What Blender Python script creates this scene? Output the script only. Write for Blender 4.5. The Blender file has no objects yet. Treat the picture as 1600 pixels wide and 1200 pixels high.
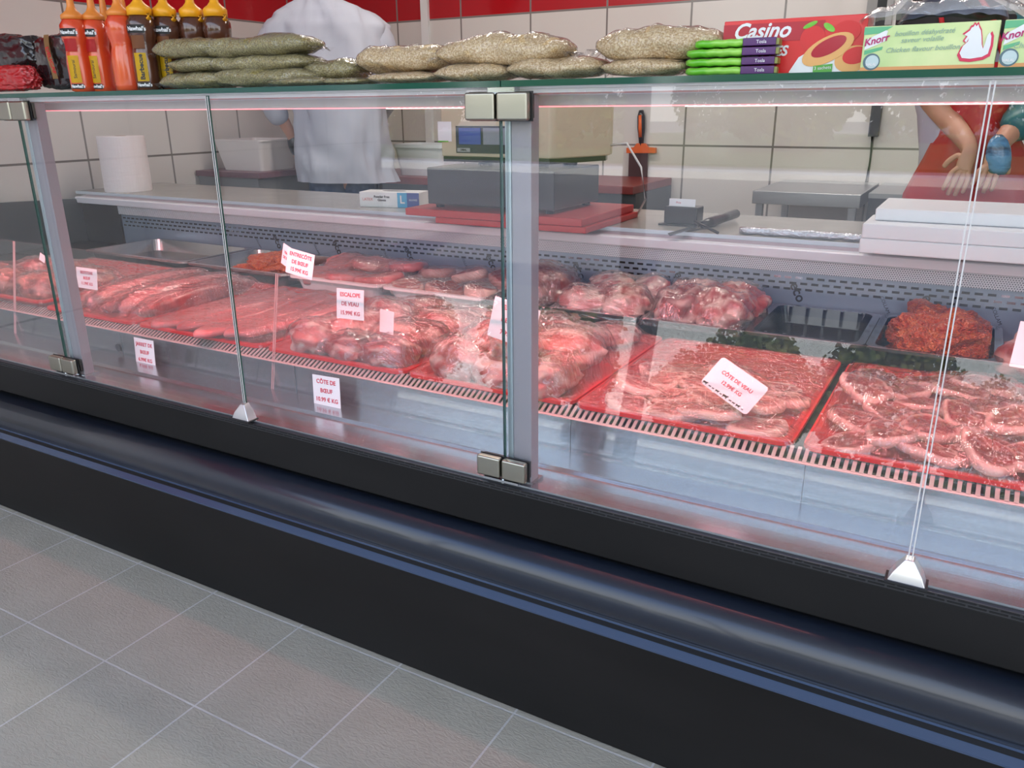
import bpy, bmesh, math, random
import numpy as np
from math import sin, cos, pi, radians, sqrt, atan2, floor
from mathutils import Vector, Matrix, noise
from mathutils.bvhtree import BVHTree

C = bpy.context.scene.collection
S = bpy.context.scene
# ------------------------------------------------------------------ camera
FPX, YAW, PITCH, ROLL = 1260.0, radians(29.9), radians(19.0), radians(-0.52)
CAM = Vector((0, -1.2, 1.169))
_F = Vector((-sin(YAW)*cos(PITCH), cos(YAW)*cos(PITCH), -sin(PITCH)))
_R = Vector((cos(YAW), sin(YAW), 0)); _U = _R.cross(_F)
_R2 = _R*cos(ROLL)+_U*sin(ROLL); _U2 = -_R*sin(ROLL)+_U*cos(ROLL)
cd = bpy.data.cameras.new('camera'); cam = bpy.data.objects.new('camera', cd); C.objects.link(cam)
cam.matrix_world = Matrix.Translation(CAM) @ Matrix((_R2, _U2, -_F)).transposed().to_4x4()
cd.sensor_width = 36; cd.lens = 36*FPX/1600; cd.clip_start = .01; cd.clip_end = 300
S.camera = cam

def at(x, y, X=None, Y=None, Z=None):
    """measure the place: where the sight line of a photo point meets a real plane"""
    d = _F + _R2*((x-800)/FPX) - _U2*((y-600)/FPX)
    if Y is not None: t = (Y-CAM.y)/d.y
    elif Z is not None: t = (Z-CAM.z)/d.z
    else: t = (X-CAM.x)/d.x
    return CAM + d*t

# ------------------------------------------------------------------ colour management, world, sun
S.view_settings.view_transform = 'Standard'; S.view_settings.look = 'None'
S.view_settings.gamma = 1; S.view_settings.use_curve_mapping = False
S.view_settings.exposure = -0.08
S.cycles.transparent_max_bounces = 24
S.cycles.sample_clamp_indirect = 6
W = bpy.data.worlds.new('sky'); S.world = W; W.use_nodes = True
nt = W.node_tree; nt.nodes.clear()
wo = nt.nodes.new('ShaderNodeOutputWorld'); bg = nt.nodes.new('ShaderNodeBackground')
tc = nt.nodes.new('ShaderNodeTexCoord'); sx = nt.nodes.new('ShaderNodeSeparateXYZ'); rp = nt.nodes.new('ShaderNodeValToRGB')
nt.links.new(tc.outputs['Generated'], sx.inputs[0]); nt.links.new(sx.outputs['Z'], rp.inputs[0])
rp.color_ramp.elements[0].position = 0.0; rp.color_ramp.elements[0].color = (1, 1, 1, 1)
rp.color_ramp.elements[1].position = 0.80; rp.color_ramp.elements[1].color = (.13, .28, .70, 1)
e = rp.color_ramp.elements.new(.15); e.color = (.95, .98, 1, 1)
e = rp.color_ramp.elements.new(.5); e.color = (.62, .76, .98, 1)
nt.links.new(rp.outputs[0], bg.inputs[0]); bg.inputs[1].default_value = 3.6
nt.links.new(bg.outputs[0], wo.inputs[0])
sd = bpy.data.lights.new('sun', 'SUN'); sd.energy = 13.0; sd.angle = radians(2); sd.color = (1, .95, .88)
so = bpy.data.objects.new('sun', sd); C.objects.link(so); so.rotation_euler = (radians(-42), radians(14), 0)

def area(name, loc, rot, sx_, sy_, e, col, parent=None, spread=None):
    l = bpy.data.lights.new(name, 'AREA'); l.shape = 'RECTANGLE'; l.size = sx_; l.size_y = sy_; l.energy = e; l.color = col
    if spread: l.spread = spread
    o = bpy.data.objects.new(name, l); C.objects.link(o); o.location = loc; o.rotation_euler = rot
    if parent: o.parent = parent; o.location = Vector(loc)-wm(parent).translation
    return o
# pink meat lamps tucked under the glass top and added fill lights over the staff aisle
LED_Y, LED_Z = .10, 1.166
LAMPS = [('meat_lamp', (-1.0, LED_Y+.02, LED_Z-.006), (radians(24), 0, 0), 4.4, .03, 16, (1, .25, .25))]
STAFF_FILL = [((-2.2, 1.9, 2.66)), ((-.4, 1.9, 2.66))]

# ------------------------------------------------------------------ materials
MATS = {}
def mat(name, col=(.5, .5, .5), rough=.5, metal=0, coat=0, spec=.5, noise_=None, bump=None, emit=None, attr=None, trans=0, sheen=0):
    if name in MATS: return MATS[name]
    m = bpy.data.materials.new(name); m.use_nodes = True; n = m.node_tree; b = n.nodes['Principled BSDF']
    b.inputs['Base Color'].default_value = (*col, 1); b.inputs['Roughness'].default_value = rough
    b.inputs['Metallic'].default_value = metal; b.inputs['Coat Weight'].default_value = coat
    b.inputs['Coat Roughness'].default_value = .08
    b.inputs['Specular IOR Level'].default_value = spec; b.inputs['Transmission Weight'].default_value = trans
    tcn = n.nodes.new('ShaderNodeTexCoord')
    def mapping(sc, src='Object'):
        mp = n.nodes.new('ShaderNodeMapping'); mp.inputs['Scale'].default_value = sc if hasattr(sc, '__len__') else (sc,)*3
        n.links.new(tcn.outputs[src], mp.inputs[0]); return mp.outputs[0]
    if noise_:    # (scale, color2, lo, hi)
        t = n.nodes.new('ShaderNodeTexNoise'); t.inputs['Scale'].default_value = 1; t.inputs['Detail'].default_value = 6
        n.links.new(mapping(noise_[0]), t.inputs['Vector'])
        r = n.nodes.new('ShaderNodeMapRange'); r.inputs[1].default_value = noise_[2]; r.inputs[2].default_value = noise_[3]
        n.links.new(t.outputs[0], r.inputs[0])
        mx = n.nodes.new('ShaderNodeMix'); mx.data_type = 'RGBA'; mx.inputs[6].default_value = (*col, 1); mx.inputs[7].default_value = (*noise_[1], 1)
        n.links.new(r.outputs[0], mx.inputs[0]); n.links.new(mx.outputs[2], b.inputs['Base Color'])
        m['_mix'] = 1
    if attr:      # (attribute, colour)
        a = n.nodes.new('ShaderNodeAttribute'); a.attribute_name = attr[0]
        mx2 = n.nodes.new('ShaderNodeMix'); mx2.data_type = 'RGBA'; mx2.inputs[7].default_value = (*attr[1], 1)
        if noise_: n.links.new(mx.outputs[2], mx2.inputs[6])
        else: mx2.inputs[6].default_value = (*col, 1)
        n.links.new(a.outputs['Fac'], mx2.inputs[0]); n.links.new(mx2.outputs[2], b.inputs['Base Color'])
    if bump:      # (scale, strength, kind)
        if len(bump) > 2 and bump[2] == 'vor':
            t = n.nodes.new('ShaderNodeTexVoronoi'); t.inputs['Scale'].default_value = 1; o = t.outputs['Distance']
        else:
            t = n.nodes.new('ShaderNodeTexNoise'); t.inputs['Scale'].default_value = 1; t.inputs['Detail'].default_value = 4; o = t.outputs[0]
        n.links.new(mapping(bump[0]), t.inputs['Vector'])
        bp = n.nodes.new('ShaderNodeBump'); bp.inputs['Strength'].default_value = bump[1]; bp.inputs['Distance'].default_value = .01
        n.links.new(o, bp.inputs['Height']); n.links.new(bp.outputs[0], b.inputs['Normal'])
    if emit:
        b.inputs['Emission Color'].default_value = (*emit[0], 1); b.inputs['Emission Strength'].default_value = emit[1]
    MATS[name] = m; return m

def clear_mat(name, tint=(1, 1, 1), fac=None, rough=0.0, ior=1.5, bump=None, haze=0, hazecol=(1, 1, 1), boost=1.0):
    """thin clear sheet: transparent with a Fresnel reflection"""
    if name in MATS: return MATS[name]
    m = bpy.data.materials.new(name); m.use_nodes = True; n = m.node_tree; n.nodes.clear()
    out = n.nodes.new('ShaderNodeOutputMaterial'); tr = n.nodes.new('ShaderNodeBsdfTransparent'); gl = n.nodes.new('ShaderNodeBsdfGlossy')
    tr.inputs[0].default_value = (*tint, 1); gl.inputs['Roughness'].default_value = rough
    fr = n.nodes.new('ShaderNodeLayerWeight'); fr.inputs['Blend'].default_value = .5
    mx = n.nodes.new('ShaderNodeMixShader'); f0 = ((ior-1)/(ior+1))**2*boost
    pw = n.nodes.new('ShaderNodeMath'); pw.operation = 'POWER'; pw.inputs[1].default_value = 5
    ml = n.nodes.new('ShaderNodeMath'); ml.operation = 'MULTIPLY_ADD'; ml.inputs[1].default_value = 1-f0; ml.inputs[2].default_value = f0; ml.use_clamp = True
    n.links.new(fr.outputs['Facing'], pw.inputs[0]); n.links.new(pw.outputs[0], ml.inputs[0]); n.links.new(ml.outputs[0], mx.inputs[0])
    base = tr.outputs[0]
    if haze:
        df = n.nodes.new('ShaderNodeBsdfDiffuse'); df.inputs[0].default_value = (*hazecol, 1)
        m2 = n.nodes.new('ShaderNodeMixShader'); m2.inputs[0].default_value = haze
        n.links.new(base, m2.inputs[1]); n.links.new(df.outputs[0], m2.inputs[2]); base = m2.outputs[0]
    if bump:
        tcn = n.nodes.new('ShaderNodeTexCoord'); mp = n.nodes.new('ShaderNodeMapping'); mp.inputs['Scale'].default_value = bump[0]
        if len(bump) > 2: mp.inputs['Rotation'].default_value = (0, 0, bump[2])
        t = n.nodes.new('ShaderNodeTexNoise'); t.inputs['Scale'].default_value = 1; t.inputs['Detail'].default_value = 3; t.inputs['Distortion'].default_value = .6
        n.links.new(tcn.outputs['Object'], mp.inputs[0]); n.links.new(mp.outputs[0], t.inputs['Vector'])
        bp = n.nodes.new('ShaderNodeBump'); bp.inputs['Strength'].default_value = bump[1]; bp.inputs['Distance'].default_value = .01
        n.links.new(t.outputs[0], bp.inputs['Height'])
        n.links.new(bp.outputs[0], gl.inputs['Normal']); n.links.new(bp.outputs[0], fr.inputs['Normal'])
    n.links.new(base, mx.inputs[1]); n.links.new(gl.outputs[0], mx.inputs[2]); n.links.new(mx.outputs[0], out.inputs[0])
    MATS[name] = m; return m

def tile_mat(name, axis, ox, oz, tw, th, c1, mort, rough, coat=0, band=None, bumpy=0, mw=.006, c1b=None):
    m = bpy.data.materials.new(name); m.use_nodes = True; n = m.node_tree; b = n.nodes['Principled BSDF']
    g = n.nodes.new('ShaderNodeNewGeometry'); s = n.nodes.new('ShaderNodeSeparateXYZ'); n.links.new(g.outputs['Position'], s.inputs[0])
    cb = n.nodes.new('ShaderNodeCombineXYZ')
    def off(o, v):
        a = n.nodes.new('ShaderNodeMath'); a.operation = 'SUBTRACT'; a.inputs[1].default_value = v; n.links.new(o, a.inputs[0]); return a.outputs[0]
    n.links.new(off(s.outputs[axis[0]], ox), cb.inputs[0]); n.links.new(off(s.outputs[axis[1]], oz), cb.inputs[1])
    bt = n.nodes.new('ShaderNodeTexBrick'); bt.offset = 0; bt.squash = 1
    bt.inputs['Scale'].default_value = 1; bt.inputs['Brick Width'].default_value = tw; bt.inputs['Row Height'].default_value = th
    bt.inputs['Mortar Size'].default_value = mw; bt.inputs['Mortar Smooth'].default_value = .3; bt.inputs['Bias'].default_value = 0
    bt.inputs['Color1'].default_value = (*c1, 1); bt.inputs['Color2'].default_value = (*(c1b or c1), 1); bt.inputs['Mortar'].default_value = (*mort, 1)
    n.links.new(cb.outputs[0], bt.inputs['Vector'])
    col = bt.outputs['Color']
    if band:
        gt = n.nodes.new('ShaderNodeMath'); gt.operation = 'GREATER_THAN'; gt.inputs[1].default_value = band[0]; n.links.new(s.outputs[2], gt.inputs[0])
        lt = n.nodes.new('ShaderNodeMath'); lt.operation = 'LESS_THAN'; lt.inputs[1].default_value = band[1]; n.links.new(s.outputs[2], lt.inputs[0])
        mu = n.nodes.new('ShaderNodeMath'); mu.operation = 'MULTIPLY'; n.links.new(gt.outputs[0], mu.inputs[0]); n.links.new(lt.outputs[0], mu.inputs[1])
        mx = n.nodes.new('ShaderNodeMix'); mx.data_type = 'RGBA'; mx.inputs[7].default_value = (*band[2], 1)
        mf = n.nodes.new('ShaderNodeMath'); mf.operation = 'SUBTRACT'; mf.inputs[0].default_value = 1; n.links.new(bt.outputs['Fac'], mf.inputs[1])
        mu2 = n.nodes.new('ShaderNodeMath'); mu2.operation = 'MULTIPLY'; n.links.new(mu.outputs[0], mu2.inputs[0]); n.links.new(mf.outputs[0], mu2.inputs[1])
        n.links.new(mu2.outputs[0], mx.inputs[0]); n.links.new(col, mx.inputs[6]); col = mx.outputs[2]
    if bumpy:
        nz = n.nodes.new('ShaderNodeTexNoise'); nz.inputs['Scale'].default_value = 9; nz.inputs['Detail'].default_value = 10
        n.links.new(g.outputs['Position'], nz.inputs['Vector'])
        mx3 = n.nodes.new('ShaderNodeMix'); mx3.data_type = 'RGBA'; mx3.blend_type = 'MULTIPLY'; mx3.inputs[0].default_value = .5
        cr = n.nodes.new('ShaderNodeValToRGB'); cr.color_ramp.elements[0].position = .3; cr.color_ramp.elements[0].color = (.8, .8, .78, 1); cr.color_ramp.elements[1].position = .7
        n.links.new(nz.outputs[0], cr.inputs[0]); n.links.new(col, mx3.inputs[6]); n.links.new(cr.outputs[0], mx3.inputs[7]); col = mx3.outputs[2]
        nz2 = n.nodes.new('ShaderNodeTexNoise'); nz2.inputs['Scale'].default_value = 60; nz2.inputs['Detail'].default_value = 6; nz2.inputs['Distortion'].default_value = 1.2
        mpp = n.nodes.new('ShaderNodeMapping'); mpp.inputs['Scale'].default_value = (1, 2.2, 1); mpp.inputs['Rotation'].default_value = (0, 0, .5)
        n.links.new(g.outputs['Position'], mpp.inputs[0]); n.links.new(mpp.outputs[0], nz2.inputs['Vector'])
        ad = n.nodes.new('ShaderNodeMath'); ad.operation = 'MULTIPLY_ADD'; ad.inputs[1].default_value = -2.0; n.links.new(bt.outputs['Fac'], ad.inputs[0]); n.links.new(nz2.outputs[0], ad.inputs[2])
        bp = n.nodes.new('ShaderNodeBump'); bp.inputs['Strength'].default_value = bumpy; bp.inputs['Distance'].default_value = .006
        n.links.new(ad.outputs[0], bp.inputs['Height']); n.links.new(bp.outputs[0], b.inputs['Normal'])
    n.links.new(col, b.inputs['Base Color']); b.inputs['Roughness'].default_value = rough; b.inputs['Coat Weight'].default_value = coat
    return m

# ------------------------------------------------------------------ object helpers
def wm(o):
    M = o.matrix_basis.copy()
    p = o.parent
    while p: M = p.matrix_basis @ M; p = p.parent
    return M
def tag(o, label=None, cat=None, group=None, kind=None):
    if label: o['label'] = label
    if cat: o['category'] = cat
    if group: o['group'] = group
    if kind: o['kind'] = kind
    return o
def thing(name, label, cat, loc=(0, 0, 0), rz=0, group=None):
    o = bpy.data.objects.new(name, None); o.empty_display_size = .05; C.objects.link(o)
    o.location = loc; o.rotation_euler = (0, 0, rz); tag(o, label, cat, group); return o
def obj(name, bm, m, parent=None, smooth=False, bevel=0, world=True):
    """link a bmesh as one object; vertices are given in world space unless world=False"""
    me = bpy.data.meshes.new(name)
    if isinstance(bm, bpy.types.Mesh): me = bm; me.name = name
    else:
        bmesh.ops.recalc_face_normals(bm, faces=bm.faces); bm.to_mesh(me); bm.free()
    for mm in (m if isinstance(m, (list, tuple)) else [m]): me.materials.append(mm)
    if smooth:
        for p in me.polygons: p.use_smooth = True
    o = bpy.data.objects.new(name, me); C.objects.link(o)
    if world:
        if parent: me.transform(wm(parent).inverted())
        else:
            co = np.empty(len(me.vertices)*3); me.vertices.foreach_get('co', co); co = co.reshape(-1, 3)
            c = Vector(((co[:, 0].min()+co[:, 0].max())/2, (co[:, 1].min()+co[:, 1].max())/2, co[:, 2].min()))
            me.transform(Matrix.Translation(-c)); o.location = c
    o.parent = parent
    if bevel:
        b = o.modifiers.new('bevel', 'BEVEL'); b.width = bevel; b.segments = 2; b.limit_method = 'ANGLE'; b.angle_limit = radians(40)
        for p in me.polygons: p.use_smooth = True
        w = o.modifiers.new('wn', 'WEIGHTED_NORMAL')
    return o
def addbox(bm, x0, x1, y0, y1, z0, z1, M=None, mi=0):
    vs = [bm.verts.new((x, y, z)) for x in (x0, x1) for y in (y0, y1) for z in (z0, z1)]
    if M:
        for v in vs: v.co = M @ v.co
    for f in ((0, 1, 3, 2), (4, 6, 7, 5), (0, 4, 5, 1), (2, 3, 7, 6), (0, 2, 6, 4), (1, 5, 7, 3)):
        fc = bm.faces.new([vs[i] for i in f]); fc.material_index = mi
    return vs
def B(*boxes, M=None):
    bm = bmesh.new()
    for b in boxes: addbox(bm, *b, M=M)
    return bm
def addprism(bm, prof, x0, x1, M=None, closed=True):
    """profile of (y,z) swept along x"""
    a = [bm.verts.new((x0, y, z)) for y, z in prof]; b = [bm.verts.new((x1, y, z)) for y, z in prof]
    if M:
        for v in a+b: v.co = M @ v.co
    n = len(prof)
    for i in range(n if closed else n-1):
        j = (i+1) % n; bm.faces.new((a[i], a[j], b[j], b[i]))
    if closed: bm.faces.new(a[::-1]); bm.faces.new(b)
def addpoly(bm, pts, d, M=None):
    """flat outline extruded along vector d"""
    a = [bm.verts.new(p) for p in pts]; b = [bm.verts.new(Vector(p)+Vector(d)) for p in pts]
    if M:
        for v in a+b: v.co = M @ v.co
    n = len(pts)
    bm.faces.new(a); bm.faces.new(b[::-1])
    for i in range(n): j = (i+1) % n; bm.faces.new((a[i], b[i], b[j], a[j]))
def addlathe(bm, prof, seg=24, M=None, sy=1):
    rings = []
    for r, z in prof:
        rings.append([bm.verts.new((r*cos(2*pi*k/seg), sy*r*sin(2*pi*k/seg), z)) for k in range(seg)])
    if M:
        for R_ in rings:
            for v in R_: v.co = M @ v.co
    for a, b in zip(rings, rings[1:]):
        for k in range(seg): bm.faces.new((a[k], a[(k+1) % seg], b[(k+1) % seg], b[k]))
    bm.faces.new(rings[0][::-1]); bm.faces.new(rings[-1])
def addtube(bm, pts, r, seg=8):
    pts = [Vector(p) for p in pts]; rings = []
    rr = r if hasattr(r, '__len__') else [r]*len(pts)
    for i, p in enumerate(pts):
        t = (pts[min(i+1, len(pts)-1)]-pts[max(i-1, 0)]).normalized()
        u = t.cross(Vector((0, 0, 1)));
        if u.length < .1: u = t.cross(Vector((0, 1, 0)))
        u.normalize(); v = t.cross(u)
        rings.append([bm.verts.new(p+(u*cos(2*pi*k/seg)+v*sin(2*pi*k/seg))*rr[i]) for k in range(seg)])
    for a, b in zip(rings, rings[1:]):
        for k in range(seg): bm.faces.new((a[k], a[(k+1) % seg], b[(k+1) % seg], b[k]))
    bm.faces.new(rings[0][::-1]); bm.faces.new(rings[-1])
def addloft(bm, rings, caps=True):
    R = [[bm.verts.new(p) for p in r] for r in rings]; n = len(R[0])
    for a, b in zip(R, R[1:]):
        for k in range(n): bm.faces.new((a[k], a[(k+1) % n], b[(k+1) % n], b[k]))
    if caps: bm.faces.new(R[0][::-1]); bm.faces.new(R[-1])
    return R
def ell(c, ax, ay, n=28, u=Vector((1, 0, 0)), v=Vector((0, 1, 0)), amp=0, seed=0, pw=1.0):
    out = []
    for k in range(n):
        a = 2*pi*k/n; ca, sa = cos(a), sin(a)
        ca = math.copysign(abs(ca)**pw, ca); sa = math.copysign(abs(sa)**pw, sa)
        p = Vector(c)+u*(ax*ca)+v*(ay*sa)
        if amp: p += (u*cos(a)+v*sin(a))*amp*noise.noise(p*6+Vector((seed, 0, 0)))
        out.append(p)
    return out
def rrect(hx, hy, r, n=5):
    pts = []
    for cx, cy, a0 in ((hx-r, hy-r, 0), (-hx+r, hy-r, pi/2), (-hx+r, -hy+r, pi), (hx-r, -hy+r, 3*pi/2)):
        for k in range(n+1):
            a = a0+pi/2*k/n; pts.append((cx+r*cos(a), cy+r*sin(a)))
    return pts
def place(c, rz=0, rx=0, ry=0, s=(1, 1, 1)):
    return Matrix.Translation(Vector(c)) @ Matrix.Rotation(rz, 4, 'Z') @ Matrix.Rotation(ry, 4, 'Y') @ Matrix.Rotation(rx, 4, 'X') @ Matrix.Diagonal((*s, 1))

def text_mesh(s, size, bold=.0, shear=0, spacing=1.0, ext=0.0002, align='CENTER', lead=1.0):
    cu = bpy.data.curves.new('t', 'FONT'); cu.body = s; cu.size = size; cu.extrude = ext; cu.offset = bold; cu.shear = shear
    cu.space_character = spacing; cu.align_x = align; cu.align_y = 'CENTER'; cu.resolution_u = 3; cu.space_line = lead
    o = bpy.data.objects.new('t', cu); C.objects.link(o)
    me = bpy.data.meshes.new_from_object(o.evaluated_get(bpy.context.evaluated_depsgraph_get()))
    bpy.data.objects.remove(o); bpy.data.curves.remove(cu); return me
def text(name, s, size, m, M, parent=None, bend=None, **k):
    """text lying in the local xy plane of M (x right, y up, z towards the reader)"""
    me = text_mesh(s, size, **k)
    me.materials.clear()
    if bend:
        for v in me.vertices:
            a = v.co.x/bend; v.co = Vector((bend*sin(a), v.co.y, bend*cos(a)-bend+v.co.z))
    me.transform(M)
    return obj(name, me, m, parent)
def FACE(c, xdir, ydir=(0, 0, 1)):
    """frame for things that face along x cross y"""
    x = Vector(xdir).normalized(); y = Vector(ydir).normalized(); z = x.cross(y).normalized(); y = z.cross(x)
    return Matrix.Translation(Vector(c)) @ Matrix((x, y, z)).transposed().to_4x4()

# ------------------------------------------------------------------ palette
black = mat('black_panel', (.008, .0075, .0072), .48, 0, 0, .18, noise_=((1.2, 4, 4), (.013, .012, .0115), .35, .65))
blackp = mat('black_plastic', (.012, .012, .014), .28, 0, .2)
gap = mat('dark_gap', (.004, .004, .004), .8)
steel = mat('brushed_steel', (.42, .46, .49), .26, .95, 0, bump=((6, 400, 400), .05), noise_=((1.5, 60, 60), (.36, .40, .43), .4, .6))
steel2 = mat('bright_steel', (.58, .60, .62), .16, 1)
nickel = mat('brushed_nickel', (.42, .40, .33), .3, 1, bump=((40, 300, 40), .03))
alu = mat('anodised_aluminium', (.50, .51, .54), .42, .55)
galv = mat('galvanised_sheet', (.30, .37, .47), .38, .45, noise_=((3, 9, 9), (.22, .29, .38), .35, .7))
white_pl = mat('white_plastic', (.80, .80, .80), .35)
pe = mat('white_cutting_board', (.84, .84, .87), .4)
counter = mat('grey_worktop', (.36, .34, .31), .22, noise_=((8, 8, 8), (.30, .285, .26), .3, .7))
redp = mat('red_plastic', (.62, .012, .016), .3, 0, .3)
redb = mat('red_board', (.42, .022, .022), .42)
glass = clear_mat('clear_glass', (.975, .985, .98), ior=1.5, boost=1.1)
gedge = mat('green_glass_edge', (.006, .075, .05), .12, 0, .6)
plexi = clear_mat('clear_acrylic', (.985, .985, .985), ior=1.5, boost=1.45)
card_w = mat('white_card', (.86, .87, .90), .5)
ink = mat('red_ink', (.60, .035, .075), .5)
inkb = mat('black_ink', (.02, .02, .02), .5)
film = clear_mat('cling_film', (.985, .98, .98), ior=1.40, rough=.06, bump=((9, 110, 30), 1.0, .5), haze=.024, boost=4.5)
film2 = clear_mat('cling_film_radial', (.985, .98, .98), ior=1.40, rough=.06, bump=((90, 9, 30), 1.0, .2), haze=.024, boost=4.5)
bagfilm = clear_mat('bag_film', (.96, .96, .97), ior=1.5, rough=.12, bump=((60, 40, 60), .8), haze=.05, boost=1.3)

# ------------------------------------------------------------------ room
YB, XL = 3.2, -3.84
TW = (at(829, 20, Y=YB).x-at(720, 20, Y=YB).x)
band_z = at(829, 20, Y=YB).z; joint_z = at(1100, 228, Y=YB).z; TH = band_z-joint_z
wt_back = tile_mat('white_wall_tiles_back', (0, 2), at(829, 20, Y=YB).x-TW*20, band_z-TH*4, TW, TH, (.66, .62, .59), (.20, .18, .17), .16, .2, band=(band_z, band_z+TH, (.42, .006, .012)))
TWL = at(265, 217, X=XL).y-at(133, 220, X=XL).y
wt_left = tile_mat('white_wall_tiles_left', (1, 2), at(265, 217, X=XL).y-TWL*20, at(375, 235, X=XL).z-TH*4, TWL, TH, (.64, .59, .56), (.20, .18, .17), .16, .2, band=(at(375, 235, X=XL).z+TH, at(375, 235, X=XL).z+2*TH, (.42, .006, .012)))
XR = 2.6
def struct(name, bm, m, label=None):
    o = obj(name, bm, m); o['kind'] = 'structure'
    if label: o['label'] = label
    return o
struct('wall_back', B((XL-.15, XR+.15, YB, YB+.15, 0, 2.7)), wt_back, 'white tiled wall with a red tile band behind the counter')
struct('wall_left', B((XL-.15, XL, -3.6, YB, 0, 2.7)), wt_left, 'white tiled wall with a red tile band at the left end of the counter')
struct('wall_right', B((XR, XR+.15, -1.0, YB, 0, 2.7)), mat('white_paint', (.7, .7, .68), .6))
fl = tile_mat('floor_tiles', (0, 1), -.667-.2945*30, -.045-.3035*30, .2945, .3035, (.46, .41, .315), (.62, .58, .52), .55, 0, bumpy=.3, mw=.0026, c1b=(.43, .385, .30))
struct('floor', B((XL-.15, XR+.15, -3.6, YB+.15, -.1, 0)), fl, 'beige stone-look floor tiles in front of the display case')
struct('ceiling', B((XL-.15, XR+.15, -1.75, YB+.15, 2.7, 2.85)), mat('ceiling_white', (.7, .7, .7), .7))
struct('trim_back', B((at(660, 20, Y=YB).x, at(671, 20, Y=YB).x, YB-.02, YB, 0, 2.7)), white_pl, 'white vertical cable duct on the back wall')
# unseen fill lights added to brighten the staff aisle
for i, p in enumerate(STAFF_FILL):
    t = thing('added_fill_light', 'unseen white fill light added over the aisle behind the counter, %s of the two' % ('left' if i == 0 else 'right'), 'light', (p[0], p[1], 2.66), group='added fill lights')
    obj('housing', B((p[0]-.6, p[0]+.6, p[1]-.08, p[1]+.08, 2.67, 2.7)), white_pl, t)
    obj('diffuser', B((p[0]-.58, p[0]+.58, p[1]-.06, p[1]+.06, 2.66, 2.67)), mat('fill_light_glow', (1, 1, 1), .5, emit=((1, .95, .9), 6)), t)
    area('fill_lamp', (p[0], p[1], 2.655), (0, 0, 0), 1.16, .12, 17, (1, .91, .82), t)

# ------------------------------------------------------------------ refrigerated display case
X0, X1 = -3.74, 1.35
YW = 1.18
SILL, GT = .494, 1.199          # sill height, underside of the glass top
case = thing('display_case', 'long black and steel refrigerated butcher display case with glass front', 'display case', ((X0+X1)/2, .5, 0))
def P(prof, closed=True, x0=X0, x1=X1):
    bm = bmesh.new(); addprism(bm, prof, x0, x1, closed=closed); return bm
obj('upper_panel', P([(-.012, .478), (-.012, .396), (-.006, .392), (.03, .392), (.03, .478)]), black, case, bevel=.002)
obj('groove_liner', P([(.012, .40), (.012, .37), (.03, .37), (.03, .40)]), gap, case)
bprof = [(.02, .384), (-.018, .385), (-.040, .379), (-.056, .367), (-.065, .350), (-.067, .334), (-.063, .318), (-.055, .306), (-.046, .298), (-.041, .291), (-.040, .288), (.02, .288)]
bu = obj('bumper', P(bprof), mat('bumper_black_sky_tint', (.010, .014, .024), .30, 0, .35), case, smooth=True)  # black bumper, with the blue of reflected sky put into its colour
obj('lower_panel', P([(.02, .287), (-.044, .287), (-.060, .272), (-.061, .268), (-.034, .004), (.02, .004)]), black, case)
obj('lip_edge', P([(-.0405, .2895), (-.0615, .2715), (-.0615, .268), (-.0605, .268), (-.060, .271), (-.0405, .2875)]), mat('lip_sky_sheen', (.038, .060, .108), .25, 0, .4), case)  # sky reflection on the black lip painted in as blue
obj('plinth', P([(.0, 0), (.9, 0), (.9, .38), (.0, .38)]), gap, case)
# slotted vent rail under the sill
obj('vent_rail', P([(-.014, .479), (-.013, .490), (.0, .492), (.03, .492), (.03, .479)]), mat('rail_black', (.022, .021, .023), .4), case)
bm = bmesh.new(); x = X0+.02; k = 0
while x < X1-.03:
    addbox(bm, x, x+.0235, -.0142, -.012, .4865, .4888); addbox(bm, x+.0133, x+.0368, -.0147, -.012, .4812, .4836); x += .0268
obj('vent_slots', bm, gap, case)
# steel sill inside the glass: chrome lip, step and flat shelf
obj('sill', P([(-.006, .4925), (-.006, .4965), (.018, .4965), (.024, .4925), (.052, .4925), (.056, .488), (.098, .488), (.104, .495), (.19, .495), (.19, .48), (.0, .48)]), mat('sill_steel', (.50, .53, .56), .2, .95, bump=((5, 300, 300), .03)), case)
obj('duct_panel', P([(.186, .49), (.186, .566), (.19, .568), (.2, .568), (.2, .49)]), steel, case)
# small round badge and panel seams
bm = bmesh.new(); c = at(185, 543, Y=.185); addlathe(bm, [(.011, 0), (.011, .002)], 24, M=FACE(c, (1, 0, 0)))
obj('drain_cap', bm, mat('blue_grey_cap', (.03, .045, .06), .5), case)
bm = bmesh.new()
bm.free()
for xx in (-2.1, -1.42, -.66, -.20, .3): obj('panel_seam', B((xx, xx+.0012, .1852, .187, .496, .566)), mat('seam', (.16, .18, .2), .4, .8), case)
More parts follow.
